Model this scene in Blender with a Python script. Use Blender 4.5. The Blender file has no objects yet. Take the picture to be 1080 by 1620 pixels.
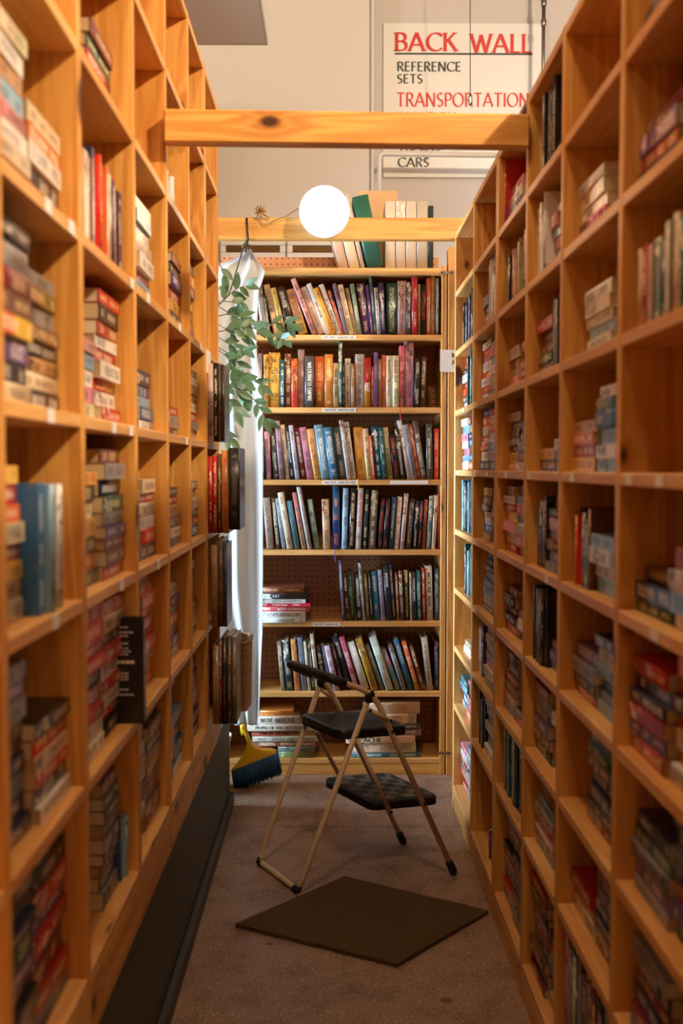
import bpy, math, random
from mathutils import Vector, Matrix
R = random.Random(7)
SC = bpy.context.scene
COL = SC.collection

# ------------------------------------------------------------------ camera
CAM_H, PITCH, YAW, FPX = 1.29, 0.0444, 0.00952, 1575.0
cd = bpy.data.cameras.new('camera'); cam = bpy.data.objects.new('camera', cd); COL.objects.link(cam)
cam.location = (0, 0, CAM_H)
cam.rotation_euler = (math.pi/2 - PITCH, 0, -YAW)
cd.sensor_fit = 'VERTICAL'; cd.sensor_height = 36; cd.sensor_width = 24; cd.lens = 35
cd.clip_start = .05; cd.clip_end = 60
cd.dof.use_dof = True; cd.dof.focus_distance = 3.7; cd.dof.aperture_fstop = 3.0
SC.camera = cam
SC.view_settings.view_transform = 'Standard'; SC.view_settings.look = 'None'
SC.view_settings.gamma = 1; SC.view_settings.use_curve_mapping = False
SC.view_settings.exposure = 0.58
_F = Vector((math.sin(YAW)*math.cos(PITCH), math.cos(YAW)*math.cos(PITCH), -math.sin(PITCH)))
_R = Vector((math.cos(YAW), -math.sin(YAW), 0)); _U = _R.cross(_F)
def ray(px, py):
    return _F + _R*((px-540)/FPX) + _U*((810-py)/FPX)
def at(px, py, Y):                       # sight line met at depth Y
    d = ray(px, py); t = Y/d.y
    return Vector((d.x*t, Y, CAM_H+d.z*t))
def on_x(px, py, X):                     # sight line met at the plane x = X
    d = ray(px, py); t = X/d.x
    return Vector((X, d.y*t, CAM_H+d.z*t))
def on_z(px, py, z=0.0):
    d = ray(px, py); t = (z-CAM_H)/d.z
    return Vector((d.x*t, d.y*t, z))

# ------------------------------------------------------------------ world and lamps
w = bpy.data.worlds.new('world'); SC.world = w; w.use_nodes = True
w.node_tree.nodes['Background'].inputs[0].default_value = (1, .62, .38, 1)
w.node_tree.nodes['Background'].inputs[1].default_value = 0.006
def lamp(name, kind, loc, energy, color, size=.1, rot=(0,0,0), size_y=None):
    l = bpy.data.lights.new(name, kind); l.energy = energy; l.color = color
    if kind == 'AREA':
        l.size = size
        if size_y: l.shape = 'RECTANGLE'; l.size_y = size_y
        l.spread = 1.5
    elif kind != 'SUN': l.shadow_soft_size = size
    o = bpy.data.objects.new(name, l); o.location = loc; o.rotation_euler = rot; COL.objects.link(o)
    return o
WARM = (1.0, .77, .53)
lamp('ceiling_lamp_key', 'POINT', (1.9, .3, 3.72), 390, WARM, .07)
lamp('fill_light_left', 'POINT', (-1.6, .4, 3.7), 22, WARM, .09)  # added fill light, no lamp known on this side
lamp('fill_light_aisle', 'POINT', (-.1, 1.2, 3.7), 44, WARM, .10)  # added to lift the dark back bookcase and stool, no fixture known here
lamp('fill_light_far', 'POINT', (1.6, 3.0, 3.7), 30, (1, .88, .74), .10)  # added light to brighten the back wall, no such lamp known
lamp('fill_light_far_left', 'POINT', (-1.6, 3.2, 3.7), 34, (1, .88, .74), .10)  # second added light for the back wall, likewise without a known lamp
lamp('window_daylight', 'AREA', (-2.5, 3.55, 1.2), 62, (.55, .76, 1.0), 1.2, (0, -math.pi/2, 0), 1.2)

# ------------------------------------------------------------------ mesh helpers
def srgb(c):
    if isinstance(c, str): c = tuple(int(c[i:i+2], 16) for i in (0, 2, 4))
    return tuple(((v/255)/12.92 if v/255 <= .04045 else ((v/255+.055)/1.055)**2.4) for v in c[:3])
class MB:
    def __init__(s): s.v = []; s.f = []; s.uv = []; s.att = []; s.mi = []; s.sm = []; s.cur = None; s.m = 0
    def face(s, idx, uvs=None, smooth=False):
        s.f.append(tuple(idx)); s.uv.append(uvs or [(0, 0)]*len(idx)); s.att.append(s.cur); s.mi.append(s.m); s.sm.append(smooth)
    def box(s, lo, hi, M=None, bev=0.0, grain=None):
        # a box with UVs in metres, u along the grain axis; chamfered when bev > 0
        lo = Vector(lo); hi = Vector(hi); d = hi-lo
        if grain is None: grain = max(range(3), key=lambda i: d[i])
        off = (R.uniform(0, 30), R.uniform(0, 30))
        b = min(bev, min(d)*.45)
        pts = {}
        def P(p):
            s.v.append(tuple(M @ Vector(p)) if M else tuple(p)); return len(s.v)-1
        ids = {}
        for i in (0, 1):
            for j in (0, 1):
                for k in (0, 1):
                    c = [(lo, hi)[i][0], (lo, hi)[j][1], (lo, hi)[k][2]]; sg = [1-2*i, 1-2*j, 1-2*k]
                    if b <= 0:
                        q = P(c)
                        for a in range(3): ids[(i, j, k, a)] = (q, c)
                    else:
                        for a in range(3):
                            p = [c[t]+(sg[t]*b if t != a else 0) for t in range(3)]
                            ids[(i, j, k, a)] = (P(p), p)
        def uvof(p, ax):
            o = [t for t in range(3) if t != ax]
            if grain in o:
                g = grain; h = [t for t in o if t != g][0]
                return (p[g]+off[0], p[h]+off[1]+ax*.37)
            return (p[o[0]]*.25+off[0]+.5, p[o[1]]+off[1])
        for ax in range(3):
            for sd in (0, 1):
                o = [t for t in range(3) if t != ax]; q = []
                for (u, v) in ((0, 0), (1, 0), (1, 1), (0, 1)):
                    key = [0, 0, 0]; key[ax] = sd; key[o[0]] = u; key[o[1]] = v
                    q.append(ids[(*key, ax)])
                flip = (sd == 0) ^ (ax == 1)
                if flip: q = q[::-1]
                s.face([t[0] for t in q], [uvof(t[1], ax) for t in q])
        if b > 0:
            for ax in range(3):      # edges parallel to ax
                o = [t for t in range(3) if t != ax]
                for u in (0, 1):
                    for v in (0, 1):
                        k0 = [0, 0, 0]; k0[o[0]] = u; k0[o[1]] = v; k1 = list(k0); k1[ax] = 1
                        q = [ids[(*k0, o[0])], ids[(*k1, o[0])], ids[(*k1, o[1])], ids[(*k0, o[1])]]
                        if (u ^ v) ^ (ax == 1): q = q[::-1]
                        s.face([t[0] for t in q], [uvof(t[1], o[0]) for t in q])
            for i in (0, 1):
                for j in (0, 1):
                    for k in (0, 1):
                        q = [ids[(i, j, k, a)] for a in range(3)]
                        if (i+j+k) % 2 == 0: q = q[::-1]
                        s.face([t[0] for t in q], [uvof(t[1], 2) for t in q])
    def prism(s, pts, z0, z1, M=None, smooth=False):
        n = len(pts)
        area = sum(pts[i][0]*pts[(i+1) % n][1]-pts[(i+1) % n][0]*pts[i][1] for i in range(n))
        if area < 0: pts = pts[::-1]
        base = len(s.v)
        for z in (z0, z1):
            for p in pts:
                q = Vector((p[0], p[1], z)); s.v.append(tuple(M @ q) if M else tuple(q))
        s.face([base+i for i in range(n)][::-1], [pts[i] for i in range(n)][::-1])
        s.face([base+n+i for i in range(n)], [pts[i] for i in range(n)])
        u = 0
        for i in range(n):
            j = (i+1) % n; L = math.dist(pts[i], pts[j])
            s.face([base+i, base+j, base+n+j, base+n+i], [(u, z0), (u+L, z0), (u+L, z1), (u, z1)], smooth); u += L
    def tube(s, path, r, seg=12, cap=True):
        path = [Vector(p) for p in path]; n = len(path)
        rr = r if isinstance(r, (list, tuple)) else [r]*n
        t0 = (path[1]-path[0]).normalized(); up = Vector((0, 0, 1))
        if abs(t0.dot(up)) > .9: up = Vector((1, 0, 0))
        a = t0.cross(up).normalized(); base = len(s.v); L = 0
        for i in range(n):
            t = (path[min(i+1, n-1)]-path[max(i-1, 0)]).normalized()
            a = (a-t*a.dot(t)).normalized(); b = t.cross(a)
            for k in range(seg):
                an = 2*math.pi*k/seg
                s.v.append(tuple(path[i]+(a*math.cos(an)+b*math.sin(an))*rr[i]))
        for i in range(n-1):
            l2 = L+(path[i+1]-path[i]).length
            for k in range(seg):
                k2 = (k+1) % seg
                s.face([base+i*seg+k, base+i*seg+k2, base+(i+1)*seg+k2, base+(i+1)*seg+k],
                       [(L, k*.01), (L, k*.01+.01), (l2, k*.01+.01), (l2, k*.01)], True)
            L = l2
        if cap:
            s.face([base+k for k in range(seg)][::-1]); s.face([base+(n-1)*seg+k for k in range(seg)])
    def lathe(s, prof, seg=24, M=None, smooth=True):
        base = len(s.v); n = len(prof)
        for (r, z) in prof:
            for k in range(seg):
                an = 2*math.pi*k/seg; q = Vector((max(r, 1e-5)*math.cos(an), max(r, 1e-5)*math.sin(an), z))
                s.v.append(tuple(M @ q) if M else tuple(q))
        for i in range(n-1):
            for k in range(seg):
                k2 = (k+1) % seg
                s.face([base+i*seg+k, base+i*seg+k2, base+(i+1)*seg+k2, base+(i+1)*seg+k], None, smooth)
        s.face([base+k for k in range(seg)][::-1]); s.face([base+(n-1)*seg+k for k in range(seg)])
    def build(s, name, mat, parent=None, loc=None):
        me = bpy.data.meshes.new(name); me.from_pydata(s.v, [], s.f)
        uv = me.uv_layers.new(name='UVMap')
        flat = [c for q in s.uv for p in q for c in p]; uv.data.foreach_set('uv', flat)
        if any(a is not None for a in s.att):
            for k, nm in enumerate(('c1', 'c2', 'par')):
                ca = me.color_attributes.new(nm, 'FLOAT_COLOR', 'CORNER'); buf = []
                for fa, q in zip(s.att, s.f):
                    c = fa[k] if fa else (1, 1, 1, 1)
                    buf += list(c)*len(q)
                ca.data.foreach_set('color', buf)
        for m in (mat if isinstance(mat, (list, tuple)) else [mat]): me.materials.append(m)
        me.polygons.foreach_set('material_index', s.mi); me.polygons.foreach_set('use_smooth', s.sm)
        me.update()
        o = bpy.data.objects.new(name, me); COL.objects.link(o)
        if parent: o.parent = parent
        if loc: o.location = loc
        return o
def tag(o, label=None, cat=None, group=None, kind=None):
    if label: o['label'] = label
    if cat: o['category'] = cat
    if group: o['group'] = group
    if kind: o['kind'] = kind
    return o
def empty(name, loc=(0, 0, 0), rot=(0, 0, 0), label=None, cat=None, group=None):
    o = bpy.data.objects.new(name, None); COL.objects.link(o); o.location = loc; o.rotation_euler = rot
    o.empty_display_size = .05
    return tag(o, label, cat, group)
def boxo(name, lo, hi, mat, parent=None, bev=.0015, grain=None, kind=None):
    m = MB(); m.box(lo, hi, None, bev, grain); o = m.build(name, mat, parent)
    if kind: o['kind'] = kind
    return o
def smooth_path(pts, it=2):
    pts = [Vector(p) for p in pts]
    for _ in range(it):
        q = [pts[0]]
        for a, b in zip(pts[:-1], pts[1:]): q += [a*.75+b*.25, a*.25+b*.75]
        q.append(pts[-1]); pts = q
    return pts
def fillet(pts, r, n=6):                # polyline with rounded corners
    pts = [Vector(p) for p in pts]; out = [pts[0]]
    for a, b, c in zip(pts[:-2], pts[1:-1], pts[2:]):
        u = (a-b); v = (c-b); k = min(r, u.length*.45, v.length*.45); p = b+u.normalized()*k; q = b+v.normalized()*k
        for i in range(n+1):
            t = i/n; out.append(p*(1-t)**2+b*2*t*(1-t)+q*t*t)
    out.append(pts[-1]); return out

# ------------------------------------------------------------------ materials
class NT:
    def __init__(s, name):
        s.m = bpy.data.materials.new(name); s.m.use_nodes = True; s.t = s.m.node_tree
        s.b = s.t.nodes['Principled BSDF']; s.out = s.t.nodes['Material Output']
    def n(s, typ, **kw):
        nd = s.t.nodes.new(typ)
        for k, v in kw.items():
            if k.startswith('_'): setattr(nd, k[1:], v)
        return nd
    def link(s, a, b): s.t.links.new(a, b)
    def val(s, x, sock):
        if isinstance(x, (int, float)): sock.default_value = x
        elif isinstance(x, (tuple, list)): sock.default_value = tuple(x) if len(x) == len(sock.default_value) else (*x, 1)
        else: s.link(x, sock)
    def math(s, op, a, b=0.0, c=None, clamp=False):
        nd = s.n('ShaderNodeMath', _operation=op, _use_clamp=clamp); s.val(a, nd.inputs[0]); s.val(b, nd.inputs[1])
        if c is not None: s.val(c, nd.inputs[2])
        return nd.outputs[0]
    def mix(s, f, a, b, mode='MIX'):
        nd = s.n('ShaderNodeMix', _data_type='RGBA', _blend_type=mode); s.val(f, nd.inputs[0]); s.val(a, nd.inputs[6]); s.val(b, nd.inputs[7])
        return nd.outputs[2]
    def ramp(s, f, stops):
        nd = s.n('ShaderNodeValToRGB'); s.link(f, nd.inputs[0]); e = nd.color_ramp.elements
        while len(e) < len(stops): e.new(.5)
        for el, (p, c) in zip(e, stops): el.position = p; el.color = (*c, 1) if len(c) == 3 else c
        return nd.outputs[0]
    def uv(s): return s.n('ShaderNodeTexCoord').outputs['UV']
    def obj(s): return s.n('ShaderNodeTexCoord').outputs['Object']
    def mapn(s, v, sc=(1, 1, 1), loc=(0, 0, 0), rot=(0, 0, 0)):
        nd = s.n('ShaderNodeMapping'); s.link(v, nd.inputs[0]); nd.inputs[1].default_value = loc; nd.inputs[2].default_value = rot; nd.inputs[3].default_value = sc
        return nd.outputs[0]
    def noise(s, v, sc=5, det=3, rough=.5, dist=0, out=0):
        nd = s.n('ShaderNodeTexNoise'); s.link(v, nd.inputs['Vector']); nd.inputs['Scale'].default_value = sc
        nd.inputs['Detail'].default_value = det; nd.inputs['Roughness'].default_value = rough; nd.inputs['Distortion'].default_value = dist
        return nd.outputs[out]
    def bump(s, h, st=.2, d=.002):
        nd = s.n('ShaderNodeBump'); s.link(h, nd.inputs['Height']); nd.inputs['Strength'].default_value = st; nd.inputs['Distance'].default_value = d
        s.link(nd.outputs[0], s.b.inputs['Normal'])
    def set(s, col=None, rough=None, metal=None, spec=None, coat=None):
        if col is not None: s.val(col, s.b.inputs['Base Color'])
        if rough is not None: s.val(rough, s.b.inputs['Roughness'])
        if metal is not None: s.val(metal, s.b.inputs['Metallic'])
        if spec is not None: s.val(spec, s.b.inputs['Specular IOR Level'])
        if coat is not None: s.val(coat, s.b.inputs['Coat Weight'])
        return s.m
def pine(name, base, light, dark, knots=.33):
    t = NT(name); uv = t.uv()
    vor = t.n('ShaderNodeTexVoronoi'); vor.voronoi_dimensions = '2D'; t.link(t.mapn(uv, (3.2, 5.5, 1)), vor.inputs['Vector']); vor.inputs['Scale'].default_value = 1
    dist = vor.outputs['Distance']
    sep = t.n('ShaderNodeSeparateColor'); t.link(vor.outputs['Color'], sep.inputs[0])
    pick = t.math('LESS_THAN', sep.outputs[0], knots)
    size = t.math('MULTIPLY_ADD', sep.outputs[1], .10, .05)
    kn = t.math('MULTIPLY', t.math('SMOOTH_MIN', t.math('MULTIPLY', t.math('SUBTRACT', size, dist), 22), 1, .2, clamp=True), pick)
    kn = t.math('MAXIMUM', kn, 0)
    pull = t.math('MULTIPLY', t.math('MULTIPLY', t.math('POWER', t.math('SUBTRACT', 1, dist, clamp=True), 6), pick), 2.2)
    # growth rings: long streaks bent round the knots
    s1 = t.noise(t.mapn(uv, (.9, 14, 1)), 1, 3, .55, .6)
    wv = t.n('ShaderNodeMath', _operation='SINE'); a = t.math('MULTIPLY_ADD', s1, 30, t.math('MULTIPLY', pull, 6)); t.link(a, wv.inputs[0])
    ring = t.math('MULTIPLY_ADD', wv.outputs[0], .5, .5)
    fine = t.noise(t.mapn(uv, (6, 420, 1)), 1, 2, .6)
    big = t.noise(t.mapn(uv, (1.1, 4, 1)), 1, 2, .5)
    c = t.mix(ring, srgb(base), srgb(light)); c = t.mix(t.math('MULTIPLY', t.math('SUBTRACT', 1, ring), .28), c, srgb(dark))
    c = t.mix(t.math('MULTIPLY', t.math('SUBTRACT', fine, .42, clamp=True), .9), c, srgb(dark))
    c = t.mix(t.math('MULTIPLY', t.math('SUBTRACT', big, .45, clamp=True), 1.3), c, srgb(dark))
    c = t.mix(t.math('MULTIPLY', t.math('MULTIPLY', pull, .40, clamp=True), 1), c, srgb(dark))
    c = t.mix(kn, c, srgb((70, 32, 10)))
    t.bump(t.math('ADD', fine, t.math('MULTIPLY', ring, .4)), .12, .0008)
    t.set(c, t.math('MULTIPLY_ADD', fine, .2, .33), spec=.4)
    return t.m
M = {}
M['pine'] = pine('pine_wood', (217, 156, 72), (229, 173, 90), (160, 94, 34))
M['pine_edge'] = pine('pine_edge_wood', (223, 166, 92), (233, 182, 110), (184, 116, 54), .12)
M['pine_beam'] = pine('pine_beam_wood', (217, 157, 74), (229, 173, 91), (158, 94, 36), .2)
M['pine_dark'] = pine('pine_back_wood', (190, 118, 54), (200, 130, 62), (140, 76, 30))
def flat(name, col, rough=.5, metal=0, spec=.5, var=0, sc=20, bump=0):
    t = NT(name); c = srgb(col)
    if var or bump:
        nz = t.noise(t.obj(), sc, 4, .6)
        c2 = tuple(v*(1-var) for v in c); cc = t.mix(nz, tuple(min(1, v*(1+var*.5)) for v in c), c2)
        if bump: t.bump(nz, bump, .001)
        t.set(cc, rough, metal, spec)
    else: t.set(c, rough, metal, spec)
    return t.m
M['wall'] = flat('painted_wall', (208, 202, 194), .85, var=.06, sc=160, bump=.25)
M['wall_far'] = flat('brown_painted_wall', (120, 96, 76), .9, var=.1, sc=20)
M['wall2'] = flat('painted_wall_recess', (200, 195, 190), .85, var=.05, sc=120, bump=.2)
M['ceil'] = flat('ceiling_paint', (165, 155, 145), .9, var=.08, sc=90, bump=.15)
M['panel'] = flat('ceiling_tile', (232, 218, 204), .9, var=.12, sc=220, bump=.3)
M['white'] = flat('white_enamel', (212, 208, 200), .4)
M['paper'] = flat('white_paper', (236, 232, 224), .7, var=.04, sc=30)
M['board'] = flat('white_sign_board', (224, 224, 220), .45, var=.02, sc=8)
M['red_ink'] = flat('red_lettering', (206, 44, 36), .5)
M['dark_ink'] = flat('dark_green_lettering', (34, 50, 42), .5)
M['black_ink'] = flat('black_lettering', (30, 28, 28), .5)
M['white_ink'] = flat('white_lettering', (235, 230, 220), .5)
M['gold_ink'] = flat('gold_lettering', (226, 190, 110), .45)
M['grey_ink'] = flat('grey_lettering', (96, 96, 100), .6)
M['steel'] = flat('brushed_steel', (170, 165, 158), .35, 1)
M['dark_steel'] = flat('dark_steel', (60, 56, 52), .45, .8)
M['brass'] = flat('aged_brass', (150, 110, 60), .4, 1)
M['tube'] = flat('tan_enamelled_tube', (222, 196, 160), .35, .0, var=.18, sc=60)
M['rubber'] = flat('black_rubber', (22, 20, 20), .6)
M['grip'] = flat('black_foam_grip', (30, 25, 24), .55, var=.2, sc=50)
M['plinth'] = flat('dark_green_grey_plinth', (66, 68, 60), .55, var=.22, sc=9, bump=.2)
M['yellow'] = flat('yellow_plastic', (232, 178, 30), .4, var=.06)
M['cable'] = flat('dark_green_cable', (46, 58, 48), .5)
M['cord'] = flat('tan_lamp_cord', (150, 110, 70), .5)
M['stem'] = flat('brown_stem', (86, 66, 44), .7)
M['pages'] = None
# leather-like vinyl
t = NT('black_vinyl'); nz = t.noise(t.obj(), 300, 3); t.bump(nz, .12, .0005); t.set(srgb((26, 23, 22)), .3, spec=.5); M['vinyl'] = t.m
# step tread in two blacks, chequered
t = NT('chequered_rubber_tread'); ck = t.n('ShaderNodeTexChecker'); t.link(t.uv(), ck.inputs[0]); ck.inputs['Scale'].default_value = 26
ck.inputs['Color1'].default_value = (*srgb((104, 98, 82)), 1); ck.inputs['Color2'].default_value = (*srgb((36, 34, 30)), 1)
t.set(ck.outputs[0], .65); M['tread'] = t.m
# floor: worn speckled concrete
t = NT('speckled_concrete'); o = t.obj()
big = t.noise(o, 1.6, 5, .6, .4); mid = t.noise(o, 9, 5, .65); sp = t.noise(o, 130, 2, .7)
c = t.mix(big, srgb((172, 138, 112)), srgb((124, 96, 76)))
c = t.mix(t.math('MULTIPLY', t.math('SUBTRACT', mid, .48, clamp=True), 3.2), c, srgb((98, 74, 58)))
c = t.mix(t.math('GREATER_THAN', sp, .64), c, srgb((216, 196, 170)))
c = t.mix(t.math('LESS_THAN', sp, .36), c, srgb((74, 58, 52)))
vor = t.n('ShaderNodeTexVoronoi'); t.link(t.mapn(o, (3.1, 3.6, 1)), vor.inputs['Vector']); vor.inputs['Scale'].default_value = 1.3
sepc = t.n('ShaderNodeSeparateColor'); t.link(vor.outputs['Color'], sepc.inputs[0])
spot = t.math('MULTIPLY', t.math('LESS_THAN', t.math('ADD', vor.outputs['Distance'], t.math('MULTIPLY', mid, .06)), .09), t.math('LESS_THAN', sepc.outputs[0], .5))
c = t.mix(t.math('MULTIPLY', spot, .75), c, srgb((66, 40, 34)))
sx = t.n('ShaderNodeSeparateXYZ'); t.link(o, sx.inputs[0])
jl = t.math('LESS_THAN', t.math('ABSOLUTE', t.math('SUBTRACT', sx.outputs[1], 3.53)), .003)
c = t.mix(t.math('MULTIPLY', jl, .6), c, srgb((60, 48, 42)))
t.bump(sp, .08, .0008); t.set(c, t.math('MULTIPLY_ADD', mid, .35, .3)); M['floor'] = t.m
# rug
t = NT('brown_carpet_mat'); nz = t.noise(t.obj(), 170, 3, .8); n2 = t.noise(t.obj(), 30, 4)
t.set(t.mix(nz, t.mix(n2, srgb((132, 106, 70)), srgb((96, 74, 48))), t.mix(n2, srgb((38, 30, 22)), srgb((62, 48, 32)))), .95, spec=.1); t.bump(nz, .8, .004); M['rug'] = t.m
# pegboard with round holes
t = NT('pegboard'); uv = t.uv(); se = t.n('ShaderNodeSeparateXYZ'); t.link(uv, se.inputs[0])
fx = t.math('SUBTRACT', t.math('FRACT', t.math('DIVIDE', se.outputs[0], .0254)), .5); fy = t.math('SUBTRACT', t.math('FRACT', t.math('DIVIDE', se.outputs[1], .0254)), .5)
dd = t.math('SQRT', t.math('ADD', t.math('MULTIPLY', fx, fx), t.math('MULTIPLY', fy, fy)))
hole = t.math('LESS_THAN', dd, .13); nz = t.noise(uv, 60, 4)
c = t.mix(nz, srgb((204, 146, 100)), srgb((188, 128, 84))); t.set(t.mix(hole, c, srgb((30, 18, 12))), .6); M['peg'] = t.m
# page blocks
t = NT('book_pages'); at_ = t.n('ShaderNodeAttribute', _attribute_name='c1'); wv = t.noise(t.mapn(t.uv(), (3, 1400, 1)), 1, 2, .6)
t.set(t.mix(t.math('MULTIPLY', wv, .55), at_.outputs['Color'], srgb((120, 90, 56))), .85, spec=.15); M['pages'] = t.m
# covers: colours from the book, title marks and picture patches from its seed
def cover_mat(name, rough, textamt):
    t = NT(name); A = lambda k: t.n('ShaderNodeAttribute', _attribute_name=k).outputs['Color']
    c1, c2 = A('c1'), A('c2'); sp = t.n('ShaderNodeSeparateColor'); t.link(A('par'), sp.inputs[0])
    seed, half, ln = sp.outputs
    se = t.n('ShaderNodeSeparateXYZ'); t.link(t.uv(), se.inputs[0]); u, v = se.outputs[0], se.outputs[1]
    so = t.math('MULTIPLY', seed, 83)
    un = t.math('DIVIDE', u, ln)
    def vec(a, b, c=0.0):
        cx = t.n('ShaderNodeCombineXYZ'); t.val(a, cx.inputs[0]); t.val(b, cx.inputs[1]); t.val(c, cx.inputs[2]); return cx.outputs[0]
    r1 = t.math('FRACT', t.math('MULTIPLY', seed, 7.31)); r2 = t.math('FRACT', t.math('MULTIPLY', seed, 13.7)); r3 = t.math('FRACT', t.math('MULTIPLY', seed, 29.3))
    # coloured block at one end of the spine
    edge = t.math('MULTIPLY_ADD', r1, .45, .12)
    blk = t.math('MULTIPLY', t.math('LESS_THAN', un, edge), t.math('GREATER_THAN', r2, .5))
    hsv = t.n('ShaderNodeHueSaturation'); t.val(t.math('MULTIPLY_ADD', r3, .14, .45), hsv.inputs[0]); hsv.inputs[1].default_value = 1.0
    t.val(t.math('MULTIPLY_ADD', r1, .9, .4), hsv.inputs[2]); t.link(c1, hsv.inputs[4])
    c = t.mix(t.math('MULTIPLY', blk, .75), c1, hsv.outputs[0])
    pic = t.noise(vec(t.math('MULTIPLY', u, 45), t.math('MULTIPLY', v, 60), so), 1, 2, .6)
    pm = t.math('MULTIPLY', t.math('MULTIPLY', t.math('GREATER_THAN', pic, .56), t.math('LESS_THAN', t.math('ABSOLUTE', v), .05)), t.math('MULTIPLY', t.math('LESS_THAN', r3, .3), t.math('GREATER_THAN', un, .62)))
    c = t.mix(t.math('MULTIPLY', pm, .8), c, c2)
    # lettering
    g = t.noise(vec(t.math('MULTIPLY', u, 420), t.math('MULTIPLY', v, 260), so), 1, 1, .5)
    word = t.noise(vec(t.math('MULTIPLY', u, 26), so, 3.1), 1, 0, .5)
    band = t.math('LESS_THAN', t.math('ABSOLUTE', v), t.math('MULTIPLY', half, t.math('MULTIPLY_ADD', r2, .35, .35)))
    inn = t.math('MULTIPLY', t.math('GREATER_THAN', un, .07), t.math('LESS_THAN', un, .92))
    tx = t.math('MULTIPLY', t.math('GREATER_THAN', g, .5), t.math('GREATER_THAN', word, .42))
    tx = t.math('MULTIPLY', t.math('MULTIPLY', tx, band), inn)
    c = t.mix(t.math('MULTIPLY', tx, textamt), c, c2)
    wear = t.noise(vec(t.math('MULTIPLY', u, 30), t.math('MULTIPLY', v, 30), so), 1, 4, .7)
    c = t.mix(t.math('MULTIPLY', t.math('SUBTRACT', wear, .58, clamp=True), 1.4), c, srgb((180, 160, 140)))
    t.set(c, rough, spec=.5, coat=.25); t.b.inputs['Coat Roughness'].default_value = .2
    return t.m
M['cover'] = cover_mat('printed_cover', .34, .9)
M['cloth_cover'] = cover_mat('plain_printed_cover', .45, .0)
# ------------------------------------------------------------------ books
PAL = {
 'red': ('red', 'b4261e', 'f2e2c8'), 'scarlet': ('bright red', 'd8341f', 'f6e6a0'), 'orange': ('orange', 'e0702c', 'fdf0d0'), 'white': ('white', 'e6e0d4', '3a3a48'),
 'cream': ('cream', 'dcc8a4', '5a2a20'), 'black': ('black', '1a181a', 'd8ccb8'), 'navy': ('navy', '1e2c50', 'e2dccc'), 'blue': ('blue', '2e6ca0', 'f2eee2'),
 'sky': ('light blue', '88b4cc', '20304a'), 'teal': ('teal', '1c6c70', 'e8e0c8'), 'green': ('green', '285a3c', 'e6dcae'), 'grey': ('grey', '8a8684', '22201e'),
 'purple': ('purple', '5a3a6a', 'ead8e6'), 'brown': ('brown', '6a4228', 'e0c088'), 'yellow': ('yellow', 'e0b23c', '70201a'), 'pink': ('pink', 'dc8c98', '4a1a2a'),
 'tan': ('tan', 'b88c5a', '40241a'), 'maroon': ('maroon', '701c26', 'ecd29a'), 'olive': ('olive', '6e6238', 'efe2b4'), 'coral': ('coral', 'e4745c', 'fff0e0'),
}
MIX = {
 'mix': 'red white black navy blue cream brown yellow grey purple orange maroon tan', 'dark': 'black navy maroon brown black purple green grey red',
 'pale': 'white cream grey sky white tan pink cream', 'white': 'white cream white white sky pink', 'redpile': 'scarlet red white scarlet red black',
 'red': 'red scarlet cream orange red black white', 'orange': 'orange cream coral orange tan red yellow', 'blue': 'blue sky navy white teal blue',
 'tan': 'tan cream brown black grey red', 'yellow': 'yellow cream olive black orange tan', 'purple': 'purple white cream navy', 'black': 'black black navy black grey',
 'teal': 'teal teal navy green sky black', 'bluered': 'blue red white navy scarlet black cream', 'pink': 'pink coral white grey red', 'tanred': 'navy green tan red cream brown tan teal cream olive red',
 'greenred': 'brown green teal scarlet scarlet', 'blackred': 'black brown black cream yellow grey red cream scarlet', 'deepred': 'red cream orange navy grey scarlet scarlet red orange cream navy',
}
ORD = 'zero first second third fourth fifth sixth seventh eighth ninth tenth eleventh twelfth thirteenth fourteenth fifteenth sixteenth seventeenth eighteenth nineteenth twentieth'.split()
ORD += ['twenty-'+o for o in ORD[1:10]] + ['thirtieth'] + ['thirty-'+o for o in ORD[1:10]] + ['fortieth']
def ordl(i): return ORD[i]
def cover_geo(mb, t, d, h, c1, c2, seed, rnd=0.0, th=.0012, Mx=None):
    mb.cur = ((*c1, 1), (*c2, 1), (seed, t/2, h, 1)); k = 6 if rnd > 0 else 1
    arc = []
    for i in range(k+1):
        a = i/k; x = -t/2+t*a; arc.append((x, -rnd*math.sin(math.pi*a)+rnd))
    outer = [(-t/2, d)]+arc+[(t/2, d)]
    inner = [(t/2-th, d), (t/2-th, rnd+th+.0005), (-t/2+th, rnd+th+.0005), (-t/2+th, d)]
    pts = outer+inner; n = len(pts); base = len(mb.v)
    for z in (0, h):
        for p in pts:
            q = Vector((p[0], p[1], z)); mb.v.append(tuple(Mx @ q) if Mx else tuple(q))
    # outline runs clockwise seen from above: left board, spine, right board
    cap = list(range(n))
    # end caps as quads strips: left board, spine, right board
    no = len(outer)
    L = [0, 1, no+2, no+3]; Rr = [no-2, no-1, no, no+1]
    for z, fl in ((0, True), (n, False)):
        for q in (L, Rr): 
            ids = [base+z+i for i in q]; mb.face(ids[::-1] if fl else ids, [(0, 9)]*4)
        ids = [base+z+i for i in list(range(1, no-1))+[no+1, no+2]]; mb.face(ids[::-1] if fl else ids, [(0, 9)]*len(ids))
    for i in range(n):
        j = (i+1) % n; a, b = base+i, base+j
        if 1 <= i < no-2: uv = [(0, pts[i][0]), (0, pts[j][0]), (h, pts[j][0]), (h, pts[i][0])]
        elif i == 0 or i == no-2: uv = [(0, .5+pts[i][1]-.06), (0, .5+pts[j][1]-.06), (h, .5+pts[j][1]-.06), (h, .5+pts[i][1]-.06)]
        else: uv = [(0, 9)]*4
        mb.face([a, b, base+n+j, base+n+i], uv, k > 1 and 1 <= i < no-2)
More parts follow.
